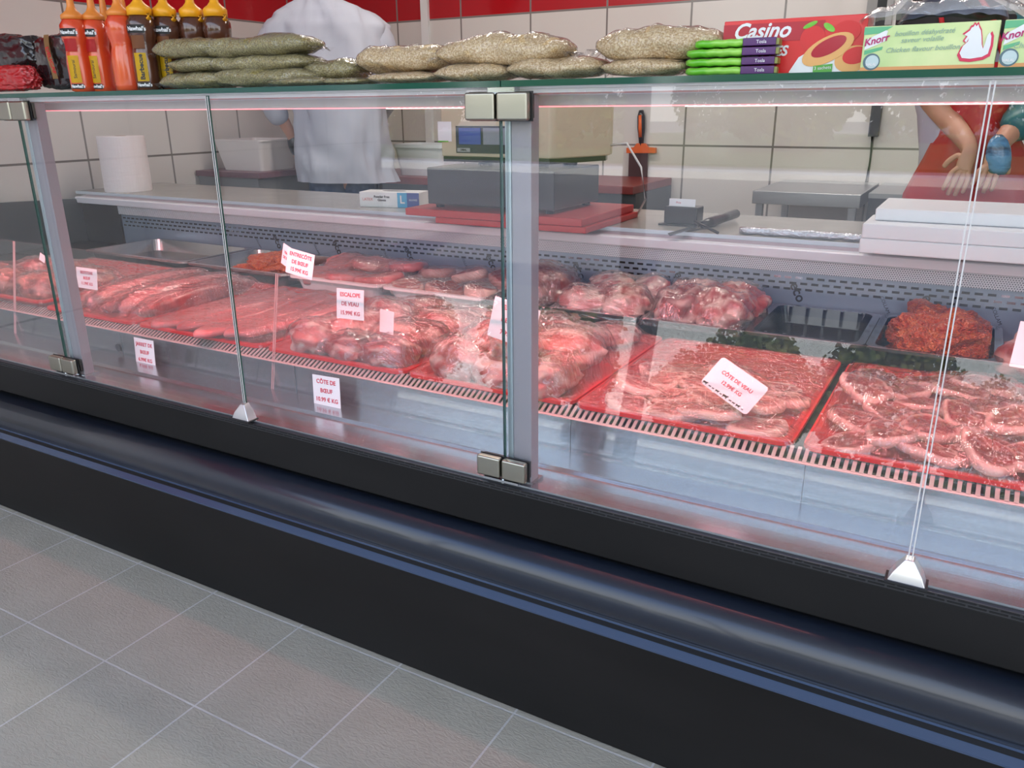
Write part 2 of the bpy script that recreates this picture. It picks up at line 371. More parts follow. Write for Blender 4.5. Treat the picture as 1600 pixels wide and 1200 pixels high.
# air intake comb
TH_ = radians(25); cy, cz = .188, .567; L = .036
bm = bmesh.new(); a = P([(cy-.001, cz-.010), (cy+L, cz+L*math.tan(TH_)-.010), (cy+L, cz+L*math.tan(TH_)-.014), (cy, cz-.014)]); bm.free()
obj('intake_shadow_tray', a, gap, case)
bm = bmesh.new(); pitch = .0135; x = X0+.01
u = Vector((0, cos(TH_), sin(TH_)))
while x < X1:
    M = Matrix.Translation((x, cy, cz)) @ Matrix.Rotation(TH_, 4, 'X')
    addbox(bm, 0, .0068, -.001, L, -.0012, .0012, M=M); x += pitch
addbox(bm, X0, X1, -.004, .0015, -.0012, .0012, M=Matrix.Translation((0, cy, cz)) @ Matrix.Rotation(TH_, 4, 'X'))
obj('intake_grille', bm, mat('grille_steel', (.66, .62, .60), .35, .55), case)
DZ = .571
obj('deck', P([(.222, DZ), (YW, DZ), (YW, DZ-.01), (.222, DZ-.01)]), mat('dark_deck', (.02, .015, .015), .4), case)
RZ = DZ+.003
obj('rear_liner', P([(.80, RZ), (YW, RZ), (YW, DZ), (.80, DZ)]), mat('dark_deck', (.02, .015, .015), .4), case)
# rear wall of the well: plain sheet, three rows of slots, perforated strip, white ledge
zl = lambda y: at(1200, y, Y=YW).z
z_led_t, z_led_b, z_perf_b, z_sl_b = zl(383), zl(398), zl(421), zl(455)
xl_wall = max(at(175, 340, Y=YW).x, X0+.3)
obj('rear_sheet', B((xl_wall, X1, YW, YW+.01, RZ, z_perf_b)), galv, case)
obj('rear_end_cover', B((X0+.03, xl_wall, YW-.01, YW+.01, RZ, z_led_b)), gap, case)
bm = bmesh.new()
for r_, zc in enumerate((zl(430), zl(438.5), zl(447.5))):
    x = xl_wall+.01+(r_ % 2)*.015
    while x < X1-.03:
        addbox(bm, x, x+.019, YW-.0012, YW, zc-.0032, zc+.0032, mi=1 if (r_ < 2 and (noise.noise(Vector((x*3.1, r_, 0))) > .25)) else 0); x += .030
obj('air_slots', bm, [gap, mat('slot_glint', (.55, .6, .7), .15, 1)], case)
pm = bpy.data.materials.new('perforated_strip'); pm.use_nodes = True; n = pm.node_tree; b = n.nodes['Principled BSDF']
g = n.nodes.new('ShaderNodeNewGeometry'); s = n.nodes.new('ShaderNodeSeparateXYZ'); n.links.new(g.outputs['Position'], s.inputs[0])
def mth(op, a, bb=None, cc=None):
    q = n.nodes.new('ShaderNodeMath'); q.operation = op
    for i, v in enumerate((a, bb, cc)):
        if v is None: continue
        if isinstance(v, (int, float)): q.inputs[i].default_value = v
        else: n.links.new(v, q.inputs[i])
    return q.outputs[0]
q = .0062
row = mth('FLOOR', mth('DIVIDE', s.outputs[2], q*.866)); sh = mth('MULTIPLY', mth('MODULO', row, 2), .5)
fx = mth('SUBTRACT', mth('FRACT', mth('ADD', mth('DIVIDE', mth('ADD', s.outputs[0], 50), q), sh)), .5)
fz = mth('MULTIPLY', mth('SUBTRACT', mth('FRACT', mth('DIVIDE', s.outputs[2], q*.866)), .5), .866)
d2 = mth('ADD', mth('MULTIPLY', fx, fx), mth('MULTIPLY', fz, fz)); hole = mth('LESS_THAN', d2, .075)
mx = n.nodes.new('ShaderNodeMix'); mx.data_type = 'RGBA'; mx.inputs[6].default_value = (.62, .62, .66, 1); mx.inputs[7].default_value = (.05, .06, .09, 1)
n.links.new(hole, mx.inputs[0]); n.links.new(mx.outputs[2], b.inputs['Base Color']); b.inputs['Roughness'].default_value = .4
obj('perforated_strip', P([(YW-.012, z_perf_b), (YW-.014, z_led_b), (YW+.01, z_led_b), (YW+.01, z_perf_b)], x0=xl_wall), pm, case)
wx0 = max(at(100, 300, Y=YW).x, XL+.02)
obj('white_ledge', P([(YW-.03, z_led_b-.002), (YW-.034, z_led_t-.004), (YW-.026, z_led_t), (YW+.0, z_led_t), (YW+.0, z_led_b-.002)], x0=wx0+.1), mat('ledge_white', (.76, .74, .80), .25, 0, .4), case, bevel=.002)
obj('ledge_strip', P([(YW-.005, z_led_t), (YW+.05, z_led_t+.004), (YW+.05, z_led_b), (YW-.005, z_led_b)], x0=wx0+.1), mat('strip_pinkish', (.36, .25, .28), .3, .3), case)
WT = z_led_t+.016
obj('worktop', P([(YW+.045, WT), (YW+.52, WT), (YW+.52, WT-.03), (YW+.045, WT-.03)], x0=wx0), counter, case, bevel=.004)
obj('worktop_edge', P([(YW+.04, WT-.014), (YW+.04, WT-.001), (YW+.046, WT-.001), (YW+.046, WT-.014)], x0=wx0), mat('edge_bluewhite', (.66, .72, .80), .2, .2), case)
obj('rear_cladding', B((X0+.03, X1, YW+.30, YW+.32, 0, WT-.03)), alu, case)
# stickers printed on the rear sheet
for k in range(7):
    px, py = (125, 377), (0, 0)
xs = [at(px, py, Y=YW-.001).x for px, py in ((433, 372), (527, 382), (640, 394), (768, 408), (905, 425), (1065, 432), (1247, 450), (1455, 468), (1640, 480))]
for i, xx in enumerate(xs):
    M = FACE((xx, YW-.0016, zl(452)), (cos(radians(-62)), 0, sin(radians(-62))), (sin(radians(62)), 0, cos(radians(62))))
    text('printed_word', 'eco', .040, inkb, M, case, bold=.0008)
    M = FACE((xx-.11, YW-.0016, zl(458)), (cos(radians(-62)), 0, sin(radians(-62))), (sin(radians(62)), 0, cos(radians(62))))
    text('printed_small_word', 'COLLAM', .013, inkb, M, case)
# end panel
bm = bmesh.new()
addpoly(bm, [(X0, .0, 0), (X0, 1.44, 0), (X0, 1.44, WT-.03), (X0, YW+.02, WT-.03), (X0, .6, .80), (X0, .0, .62)], (.03, 0, 0))
obj('end_panel', bm, mat('end_grey', (.05, .06, .065), .4), case)
obj('end_panel', B((X1-.03, X1, .0, 1.44, 0, .72)), mat('end_grey', (.05, .06, .065), .4), case)

# glass top, in two lengths
XJ = at(782, 130, Y=0).x
for a, b_ in ((X0, XJ-.001), (XJ+.001, X1)):
    bm = B((a, b_, .0, .36, GT, GT+.0095))
    for f in bm.faces:
        if abs(f.normal.z) < .5: f.material_index = 1
    bm.normal_update()
    for f in bm.faces: f.material_index = 1 if abs(f.normal.z) < .5 else 0
    obj('top_shelf', bm, [clear_mat('green_glass', (.80, .90, .86), ior=1.5), gedge], case)
# posts with canopy frame between them
POSTS = [at(20, 300, Y=.0).x-0.0, XJ, 0.67]
POSTS[0] = at(100, 540, Y=0).x+.0
lavender = mat('post_side', (.34, .31, .34), .4, .3)
for px in POSTS:
    p = obj('post', B((px+.001, px+.012, .010, .045, SILL, GT-.03)), mat('post_front', (.50, .58, .62), .3, .7), case, bevel=.001)
    obj('post_sleeve', B((px+.012, px+.050, .012, .040, SILL, GT-.012)), lavender, p, bevel=.0015)
    obj('post_foot', B((px+.0, px+.055, .008, .05, SILL-.002, SILL+.004)), steel2, p)
can = obj('light_canopy', P([(.012, GT-.004), (.012, GT-.010), (.05, GT-.012), (.075, GT-.010), (.075, 1.169), (.135, 1.169), (.135, GT-.002), (.05, GT-.002)]), mat('canopy_grey', (.60, .57, .58), .45, 0), case)
obj('canopy_face', B((X0, X1, .0735, .075, 1.170, GT-.011)), mat('canopy_face', (.66, .64, .63), .4, 0), can)
obj('canopy_light_band', B((X0, X1, .0715, .074, 1.186, GT-.008)), mat('canopy_band', (.80, .86, .90), .3, 0, .3), can)
obj('canopy_rail', P([(.010, GT), (.010, GT-.0035), (.08, GT-.0035), (.08, GT)]), mat('rail_white', (.74, .73, .74), .35), case)
bm = bmesh.new(); addbox(bm, X0+.05, X1-.02, .0742, .082, 1.1672, 1.1688)
strip = obj('led_strip', bm, mat('led_strip_glow', (1, .5, .5), .5, emit=((1, .18, .22), 2.2)), case)
for xs_ in ((-1.0, -.83), (-.42, .06)):
  bm = bmesh.new(); x = xs_[0]
  while x < xs_[1]: addbox(bm, x, x+.004, .0728, .076, 1.1662, 1.1682); x += .0135
  addbox(bm, xs_[0], xs_[1], .0755, .0765, 1.166, 1.1678)
  obj('led_row', bm, mat('led_chip_glow', (1, .8, .8), .5, emit=((1, .62, .62), 1.7)), strip)
for nm, loc, rot, sx_, sy_, e_, col in LAMPS:
    area(nm, loc, rot, sx_, sy_, e_, col, case, spread=radians(100))

# front glass panes, hinges and clips
JN = [at(385, 640, Y=0).x, at(1421, 880, Y=0).x]
edges = [X0, POSTS[0], JN[0], XJ, JN[1], POSTS[2], X1]
for a, b_ in zip(edges, edges[1:]):
    bm = B((a+.0015, b_-.0015, -.003, .003, SILL+.012, GT-.004)); bm.normal_update()
    for f in bm.faces: f.material_index = 1 if abs(f.normal.x) > .5 else 0
    obj('glass_pane', bm, [glass, gedge], case)
def hinge(px, z0, z1, w, tilt=0):
    for s_ in (-1, 1):
        xa, xb = (px-w, px-.002) if s_ < 0 else (px+.002, px+w)
        h = obj('hinge_plate', B((xa, xb, -.020, -.004, z0, z1)), nickel, case, bevel=.004)
        obj('hinge_gasket', B((xa+.001, xb+.003, -.0045, -.003, z0-.001, z1+.001)), blackp, h)
        obj('hinge_back_plate', B((xa+.002, xb-.002, .003, .010, z0+.004, z1-.004)), blackp, h)
for px in POSTS:
    hinge(px, .506, .546, .052); hinge(px, 1.147, 1.191, .059)
    bm = bmesh.new(); addtube(bm, [(px, -.008, SILL), (px, -.008, .508)], .004); addbox(bm, px-.04, px+.035, -.014, .004, SILL+.0035, SILL+.008)
    obj('hinge_foot', bm, steel2, case)
    bm = bmesh.new(); addbox(bm, px-.02, px+.03, -.008, .01, GT-.009, GT-.001); obj('hinge_head', bm, steel2, case)
for px in JN:
    for s_ in (-1, 1): obj('polished_edge', B((px+s_*.0026-.0009, px+s_*.0026+.0009, -.0037, -.003, SILL+.014, GT-.006)), mat('polished_edge', (.62, .60, .58), .2, 0, .5), case)
    bm = bmesh.new(); z0 = SILL+.003
    bot = [(px-.026, -.022, z0), (px+.026, -.022, z0), (px+.026, .006, z0), (px-.026, .006, z0)]
    top = [(px-.006, -.010, z0+.034), (px+.006, -.010, z0+.034), (px+.006, .004, z0+.036), (px-.006, .004, z0+.036)]
    a = [bm.verts.new(p) for p in bot]; t_ = [bm.verts.new(p) for p in top]
    mid = [bm.verts.new(p) for p in ((px-.020, -.019, z0+.014), (px+.020, -.019, z0+.014), (px+.020, .005, z0+.016), (px-.020, .005, z0+.016))]
    for r1, r2 in ((a, mid), (mid, t_)):
        for k in range(4): bm.faces.new((r1[k], r1[(k+1) % 4], r2[(k+1) % 4], r2[k]))
    bm.faces.new(a[::-1]); bm.faces.new(t_)
    c_ = obj('glass_clip', bm, mat('clip_metal', (.66, .64, .63), .28, .9), case, bevel=.0015)
    obj('clip_pad', B((px-.029, px+.029, -.024, .007, SILL+.0, z0+.001)), blackp, c_)

# clear screens leaning inside, in front of the trays
def screen(xa, xb, label):
    t = radians(11); h = .292
    M = Matrix.Translation((xa, .172, SILL+.0015)) @ Matrix.Rotation(-t, 4, 'X')
    bm = bmesh.new(); addbox(bm, 0, xb-xa, 0, .004, 0, h, M=M)
    bm.normal_update()
    for f in bm.faces: f.material_index = 1 if (abs(f.normal.x) > .5 or f.normal.z > .8) else 0
    o = obj('acrylic_screen', bm, [plexi, mat('acrylic_edge', (.72, .50, .50), .25, 0, .5)]); tag(o, label, 'screen', 'clear screens in the display case')
XS = at(429, 600, Y=.18).x
screen(-2.62, XS-.006, 'clear acrylic screen leaning before the trays on the left half of the case')
screen(XS, .75, 'clear acrylic screen leaning before the trays on the right half of the case')
screen(X0+.04, -2.626, 'short clear acrylic screen at the far left end of the case')

# ------------------------------------------------------------------ outside, seen only as reflections in the glass
asph = mat('asphalt', (.34, .335, .33), .95, spec=.1, noise_=((.6, .6, .6), (.25, .245, .24), .3, .7))
struct('trim_pavement', B((-40, 40, -60, -3.6, -.2, -.02)), asph, 'grey asphalt yard outside the shop')
struct('trim_kerb', B((-40, 40, -13.2, -12.6, -.02, .10)), mat('kerb_white', (.75, .75, .73), .8), 'pale kerb outside the shop')
struct('trim_lawn', B((-40, 40, -34, -15.5, -.02, .03)), mat('grass', (.10, .16, .04), .9, noise_=((3, 3, 3), (.05, .10, .02), .3, .7)), 'strip of grass outside the shop')
struct('trim_shopfront', B((-1.95, -1.83, -3.7, -3.58, 0, 2.9)), mat('door_frame_dark', (.05, .045, .06), .4), 'dark upright of the shop front behind the viewer')
struct('trim_shopfront_right', B((1.5, 1.62, -3.7, -3.58, 0, 2.9)), mat('door_frame_dark', (.05, .045, .06), .4), 'dark upright of the shop front behind the viewer, right one')
b_ = obj('bollard', B((1.15, 1.23, -7.0, -6.92, -.02, 1.05)), mat('blue_paint', (.04, .06, .22), .5)); tag(b_, 'blue post standing on the asphalt outside the shop', 'post')
rnd = random.Random(5)
bm = bmesh.new()
for i in range(5200):
    th, ph = rnd.uniform(0, 2*pi), math.acos(rnd.uniform(-.8, 1)); r_ = rnd.uniform(.55, 1)**.5
    p = Vector((sin(ph)*cos(th)*r_, sin(ph)*sin(th)*r_, cos(ph)*r_)); p *= 1+.35*noise.noise(p*2.3)
    a = Vector((rnd.uniform(-1, 1), rnd.uniform(-1, 1), rnd.uniform(-1, 1))).normalized(); b2 = a.orthogonal().normalized(); s_ = rnd.uniform(.025, .06)
    vs = [bm.verts.new(p+a*s_), bm.verts.new(p+b2*s_), bm.verts.new(p-a*s_), bm.verts.new(p-b2*s_)]; bm.faces.new(vs)
crown_me = bpy.data.meshes.new('crown'); bm.to_mesh(crown_me); bm.free()
crown_me.materials.append(mat('leaves', (.09, .14, .03), .7, noise_=((2, 2, 2), (.20, .19, .05), .35, .65)))
bm = bmesh.new(); addlathe(bm, [(.22, 0), (.15, 1), (.10, 2.2)], 10)
trunk_me = bpy.data.meshes.new('trunk'); bm.to_mesh(trunk_me); bm.free(); trunk_me.materials.append(mat('bark', (.10, .07, .05), .9))
k = 0
for i in range(24):
    x = -36+i*3.1+rnd.uniform(-.4, .4); y = -21-6*(i % 2); h = (2.2, 3.1, 1.6, 2.7, 1.9)[i % 5]*rnd.uniform(.75, .95)
    if i == 9: h = 1.5
    t = thing('tree', 'broadleaf tree across the road outside the shop', 'tree', (x, y, 0), rnd.uniform(0, 6), 'trees across the road')
    c_ = bpy.data.objects.new('crown', crown_me); C.objects.link(c_); c_.parent = t; c_.location = (0, 0, .25+h*.75); c_.scale = (h*.85, h*.85, h)
    c_ = bpy.data.objects.new('trunk', trunk_me); C.objects.link(c_); c_.parent = t; c_.scale = (1, 1, h*.4)

# ------------------------------------------------------------------ trays
def tray(name, label, x0, x1, y0, y1, z, h, rim, m, rz=0, group=None, flare=.012, cat='tray', r=.03):
    cx, cy_ = (x0+x1)/2, (y0+y1)/2; hx, hy = (x1-x0)/2, (y1-y0)/2
    M = place((cx, cy_, z), rz); bm = bmesh.new()
    def ring(hx_, hy_, zz, r_=r): return [M @ Vector((x, y, zz)) for x, y in rrect(hx_, hy_, r_)]
    i = rim
    addloft(bm, [ring(hx-i-flare, hy-i-flare, 0), ring(hx-i, hy-i, h-.003), ring(hx, hy, h-.003), ring(hx+.001, hy+.001, h-.007), ring(hx+.0025, hy+.0025, h-.007), ring(hx+.002, hy+.002, h), ring(hx-i-.002, hy-i-.002, h), ring(hx-i-flare-.002, hy-i-flare-.002, .003)])
    o = obj(name, bm, m, bevel=0, smooth=False); tag(o, label, cat, group)
    for p in o.data.polygons: p.use_smooth = False
    return o, M
# ------------------------------------------------------------------ meat
def meat_mat(name, c1, c2, fat, rough=.28, sc=30, bumps=.35, warp=True, lo=.42, hi=.62):
    m = mat(name, c1, rough, 0, .25, noise_=((sc, sc, sc*.6), c2, lo, hi), attr=('fat', fat), bump=((sc*2, sc*2, sc), bumps))
    b = m.node_tree.nodes['Principled BSDF']; b.inputs['Subsurface Weight'].default_value = 0
    return m
M_lamb = meat_mat('lamb_meat', (.22, .010, .014), (.36, .035, .04), (.76, .50, .45), sc=40)
M_veal = meat_mat('veal_meat', (.40, .05, .05), (.54, .13, .12), (.74, .50, .43), sc=28)
M_beef = meat_mat('beef_meat', (.22, .012, .014), (.38, .05, .05), (.58, .32, .28), sc=26)
M_fatty = meat_mat('fatty_meat', (.36, .035, .038), (.55, .18, .17), (.66, .45, .40), sc=17, lo=.40, hi=.60, bumps=.5)
M_pale = meat_mat('pale_escalope', (.50, .115, .12), (.58, .175, .175), (.62, .32, .30), sc=12, bumps=.15)
M_dark = meat_mat('offal_meat', (.12, .018, .015), (.24, .05, .035), (.45, .2, .15), sc=14)
M_mince = mat('orange_mince', (.50, .075, .022), .35, 0, .3, noise_=((60, 60, 60), (.72, .20, .06), .45, .7), bump=((170, 170, 170), .9, 'vor'))
MEAT = {}
def reg(key, o): MEAT.setdefault(key, []).append(o)
def chop(key, c, sx_, sy_, th, rz, tx, ty, seed, m, label, group, name='chop', bone=True, cat='meat', fatw=.80):
    bm = bmesh.new(); na, nr = 30, 8; fatv = []
    rng = random.Random(seed); off = Vector((seed*3.7, seed*1.3, 0))
    bx, by = rng.uniform(-.35, .35), rng.uniform(-.3, .3)
    def rad(a): return 1+.26*noise.noise(Vector((cos(a), sin(a), 0))*1.1+off)+.10*noise.noise(Vector((cos(a), sin(a), 0))*3+off)-.16*max(0, cos(a-1.2))**8
    rings = []
    prof = [(r/nr, th) for r in range(1, nr)]+[(.97, th*.93), (1.0, th*.6), (1.0, th*.3), (.95, 0)]
    for fr, z in prof:
        ring = []
        for k in range(na):
            a = 2*pi*k/na; R_ = rad(a)*fr; x, y = R_*cos(a), R_*sin(a)
            wob = .004*noise.noise(Vector((x*2, y*2, 3))+off)+.10*th*noise.noise(Vector((x*6, y*6, 9))+off)
            v = bm.verts.new((x*sx_, y*sy_, z+wob+.006*x*y)); ring.append(v)
            f = max(0, min(1, (fr-fatw+.12*noise.noise(Vector((x*2.2, y*2.2, 5))+off))/.07))
            sn = abs(noise.noise(Vector((x*2.6, y*2.6, 2))+off)); f = max(f, max(0, 1-sn/.05)*.8)
            if bone:
                d = sqrt((x-bx)**2+(y-by)**2); f = max(f, max(0, 1-abs(d-.17)/.06), )
            fatv.append(f)
        rings.append(ring)
    ct = bm.verts.new((0, 0, th)); fatv.append(0)
    for k in range(na): bm.faces.new((ct, rings[0][k], rings[0][(k+1) % na]))
    for a, b in zip(rings, rings[1:]):
        for k in range(na): bm.faces.new((a[k], b[k], b[(k+1) % na], a[(k+1) % na]))
    bm.faces.new(rings[-1][::-1])
    M = place(c, rz, tx, ty)
    for v in bm.verts: v.co = M @ v.co
    o = obj(name, bm, m, smooth=True); at_ = o.data.attributes.new('fat', 'FLOAT', 'POINT'); at_.data.foreach_set('value', fatv)
    tag(o, label, cat, group); reg(key, o); return o
def lump(key, c, s_, rz, seed, m, label, group=None, name='meat_cut', cat='meat', amp=.22, fr=1.6, rx=0, fat=.0, sub=4, fine=.03):
    bm = bmesh.new(); bmesh.ops.create_icosphere(bm, subdivisions=sub, radius=1); off = Vector((seed*5.1, seed*2.3, seed)); fatv = []
    M = place(c, rz, rx)
    for v in bm.verts:
        d = v.co.normalized(); k = 1+amp*noise.noise(d*fr+off)+amp*.5*noise.noise(d*fr*2.4+off)+fine*noise.noise(d*9+off)
        r_ = abs(noise.noise(d*fr*1.3+off*1.7)); k -= amp*.5*max(0, 1-r_/.12)
        fatv.append(min(1, max(0, (noise.noise(d*2.2+off*2)+fat)*3.2)))
        z = d.z*k; z = max(z, -.75)
        v.co = M @ Vector((d.x*k*s_[0], d.y*k*s_[1], (z+.75)/1.75*s_[2]))
    o = obj(name, bm, m, smooth=True); at_ = o.data.attributes.new('fat', 'FLOAT', 'POINT'); at_.data.foreach_set('value', fatv)
    tag(o, label, cat, group); reg(key, o); return o
def mince(key, c, s_, seed, label, name='minced_meat'):
    bm = bmesh.new(); bmesh.ops.create_icosphere(bm, subdivisions=6, radius=1); off = Vector((seed*5.1, 0, seed)); M = place(c)
    for v in bm.verts:
        d = v.co.normalized(); k = 1+.34*noise.noise(d*1.9+off)+.20*noise.noise(d*4.5+off)+.07*noise.noise(d*11+off)+.035*noise.noise(d*30+off)
        v.co = M @ Vector((max(-1.02, min(1.02, d.x*k*1.02))*s_[0], max(-1.02, min(1.02, d.y*k))*s_[1], max(0, (d.z*k*.72+.28))*s_[2]))
    o = obj(name, bm, M_mince, smooth=True); tag(o, label, 'meat'); reg(key, o); return o
def wrap(key, x0, x1, y0, y1, zrim, label, m=film, lift=.004, wr=.0016, rz=0, group=None, ang=None, n=96, skirt=.02, sag=0, blur=7):
    """cling film pulled over a tray: a sheet draped over whatever lies in it"""
    bvs = []
    for o in MEAT.get(key, []):
        me = o.data; M = o.matrix_basis
        bvs.append(BVHTree.FromPolygons([M @ v.co for v in me.vertices], [tuple(p.vertices) for p in me.polygons]))
    cx, cy_ = (x0+x1)/2, (y0+y1)/2; hx, hy = (x1-x0)/2, (y1-y0)/2; T = place((cx, cy_, 0), rz)
    nx = n; ny = max(24, int(n*hy/hx)) if hx > hy else int(n*min(1.6, hy/hx)); H = np.full((nx, ny), zrim)
    for i in range(nx):
        for j in range(ny):
            p = T @ Vector(((2*i/(nx-1)-1)*hx, (2*j/(ny-1)-1)*hy, 2.0))
            for bv in bvs:
                h = bv.ray_cast(p, Vector((0, 0, -1)))
                if h[0] is not None and h[0].z > H[i, j]: H[i, j] = h[0].z
    H0 = H.copy()
    for it in range(3):                       # spread the peaks, then smooth: film bridges hollows
        Pd = np.pad(H, 1, mode='edge')
        H = np.maximum.reduce([Pd[a:a+nx, b:b+ny] for a in range(3) for b in range(3)])
    for it in range(blur):
        Pd = np.pad(H, 1, mode='edge'); H = sum(Pd[a:a+nx, b:b+ny] for a in range(3) for b in range(3))/9
    H = np.maximum(H, H0+.0005)+lift
    ang = ang if ang is not None else rnd.uniform(0, pi)
    bm = bmesh.new(); V = []
    for i in range(nx):
        col = []
        for j in range(ny):
            u_, v_ = 2*i/(nx-1)-1, 2*j/(ny-1)-1
            e_ = min(1-abs(u_), 1-abs(v_)); fall = min(1, e_/.10)
            x, y = u_*hx, v_*hy
            s1 = x*cos(ang)+y*sin(ang); s2 = -x*sin(ang)+y*cos(ang)
            wz = 1.6*wr*(noise.noise(Vector((s1*9, s2*130, cx*7)))+.5*noise.noise(Vector((s1*40, s2*260, cx*3)))+.8*abs(noise.noise(Vector((x*60, y*60, cx*9)))))
            tx_ = atan2(y+hy*1.02, x-hx*.2); wz += wr*.7*noise.noise(Vector((tx_*30, 0, cx)))
            z = zrim+.0012+(H[i, j]-zrim)*sqrt(fall)+wz*(.3+.7*fall)
            p = T @ Vector((x, y, z)); col.append(bm.verts.new(p))
        V.append(col)
    for i in range(nx-1):
        for j in range(ny-1): bm.faces.new((V[i][j], V[i+1][j], V[i+1][j+1], V[i][j+1]))
    # skirt over the rim
    loop = [V[i][0] for i in range(nx)]+[V[nx-1][j] for j in range(1, ny)]+[V[i][ny-1] for i in range(nx-2, -1, -1)]+[V[0][j] for j in range(ny-2, 0, -1)]
    low = [bm.verts.new(v.co+Vector((0, 0, -skirt))+(v.co-Vector((cx, cy_, v.co.z)))*.004) for v in loop]
    for k in range(len(loop)): bm.faces.new((loop[k], low[k], low[(k+1) % len(loop)], loop[(k+1) % len(loop)]))
    o = obj('cling_film', bm, m, smooth=True); tag(o, label, 'cling film', group); return o
rnd = random.Random(11)

# --- front row, from the right
DT = DZ+.0005
tray('meat_tray', 'red tray of bone-in lamb slices, rightmost of the front row', -.212, .36, .212, .785, DT, .017, .012, redp)
for j, yy in enumerate((.68, .60, .52, .44, .365, .30, .275)):
    for i in range(5):
        x = -.135+i*.105+(.05 if j % 2 else 0)+rnd.uniform(-.012, .012)
        chop('T1', (x, yy+rnd.uniform(-.012, .012), DT+.008+.010*((i+j) % 3)+.010*(1 < j < 4)), .062, .046, .016, rnd.uniform(0, 6), rnd.uniform(-.16, .16), rnd.uniform(-.16, .16), 10+j*7+i, M_lamb,
             'bone-in lamb slice under cling film in the rightmost red tray', 'lamb slices in the rightmost tray', 'lamb_slice')
wrap('T1', -.209, .357, .215, .782, DT+.018, 'cling film stretched over the rightmost tray of lamb slices', film2, ang=1.9, wr=.0022, n=130)
tray('meat_tray', 'red tray of veal chops under the tilted rounded price card', -.665, -.232, .212, .785, DT, .017, .012, redp)
for j, yy in enumerate((.50, .42, .345, .265)):
    for i in range(4):
        x = -.585+i*.083+(.03 if j % 2 else 0)+rnd.uniform(-.012, .012)
        chop('T2', (x, yy, DT+.008+.008*((i+j) % 3)), .060, .042, .015, rnd.uniform(-.5, .9), rnd.uniform(-.2, .2), rnd.uniform(-.2, .2), 80+j*7+i, M_veal,
             'pale veal chop under cling film in the tray right of the middle post', 'veal chops in the tray right of the middle post', 'veal_chop', fatw=.72)
wrap('T2', -.662, -.235, .215, .782, DT+.018, 'cling film stretched over the tray of veal chops right of the middle post', film, ang=.6, wr=.0022, n=120)
tray('meat_tray', 'red tray of fatty meat pieces behind the middle post', -1.095, -.675, .212, .785, DT, .017, .012, redp)
for i, (x, y, z, sx_, sy_, sz) in enumerate(((-1.0, .29, 0, .085, .06, .085), (-.88, .275, 0, .075, .055, .075), (-.76, .28, 0, .085, .058, .08), (-.95, .42, .02, .10, .075, .085), (-.80, .41, .02, .11, .07, .085), (-1.0, .56, .0, .08, .07, .08), (-.85, .57, 0, .10, .07, .08), (-.88, .34, .055, .10, .06, .06), (-.98, .68, 0, .09, .06, .06), (-.80, .69, 0, .10, .06, .05))):
    lump('T3', (x, y, DT+.004+z), (sx_, sy_, sz), rnd.uniform(0, 3), 200+i, M_fatty, 'fatty pink meat piece heaped in the tray behind the middle post', 'meat pieces behind the middle post', 'meat_piece', fat=.02)
wrap('T3', -1.092, -.678, .215, .782, DT+.018, 'cling film stretched over the heaped fatty meat behind the middle post', film, ang=.9, wr=.003, n=120, blur=5)
tray('meat_tray', 'red tray of dark red meat cuts below the veal escalope card', -1.545, -1.105, .212, .785, DT, .017, .012, redp)
for i, (x, y, z, sx_, sy_, sz) in enumerate(((-1.44, .28, 0, .08, .055, .08), (-1.31, .27, 0, .075, .05, .065), (-1.19, .275, 0, .075, .055, .07), (-1.40, .39, 0, .10, .08, .085), (-1.22, .40, 0, .10, .08, .075), (-1.40, .55, 0, .10, .07, .08), (-1.22, .56, 0, .10, .07, .07), (-1.38, .68, 0, .10, .06, .06), (-1.20, .69, 0, .09, .06, .05))):
    lump('T4', (x, y, DT+.004+z), (sx_, sy_, sz), rnd.uniform(0, 3), 220+i, M_beef if i in (1, 2, 4) else M_fatty, 'rounded %s meat cut in the tray below the veal escalope card' % ('dark red' if i in (1, 2, 4) else 'pink'), '%s cuts below the veal escalope card' % ('dark red' if i in (1, 2, 4) else 'pink'), 'meat_piece', fat=-.05)
wrap('T4', -1.542, -1.108, .215, .782, DT+.018, 'cling film stretched over the meat cuts below the veal escalope card', film, ang=.45, wr=.003, n=120, blur=6)
tray('meat_tray', 'wide red tray of flat pink escalopes left of the first glass joint', -2.055, -1.56, .212, .79, DT, .017, .012, redp)
for i in range(4):
    chop('T5', (-1.955+i*.095, .49+rnd.uniform(-.01, .01), DT+.012+.004*i), .115, .27, .020, .04+rnd.uniform(-.05, .05), 0, -.10, 300+i, M_pale,
         'flat pink escalope overlapping others in the wide tray', 'escalopes in the wide tray', 'escalope', bone=False, fatw=1.1)
wrap('T5', -2.052, -1.563, .215, .787, DT+.018, 'smooth cling film over the wide tray of pink escalopes', film, ang=.35, wr=.0012, n=120, blur=14)
tray('meat_tray', 'red tray of rolled steaks just right of the left post', -2.50, -2.07, .212, .79, DT, .017, .012, redp)
for i in range(5):
    lump('T6', (-2.42+i*.075, .49, DT+.006), (.038, .25, .062+.012*(i % 2)), .10, 330+i, M_pale if i % 2 else M_beef, 'long rolled %s steak in the tray right of the left post' % ('pale' if i % 2 else 'red'), 'rolled %s steaks right of the left post' % ('pale' if i % 2 else 'red'), 'rolled_steak', amp=.1, fr=1.2, fat=-.3)
wrap('T6', -2.497, -2.073, .215, .787, DT+.018, 'creased cling film over the rolled steaks right of the left post', film, ang=.9, wr=.003, n=110)
tray('meat_tray', 'red tray of dark cuts at the far left, seen left of the left post', -3.10, -2.52, .212, .79, DT, .03, .012, redp)
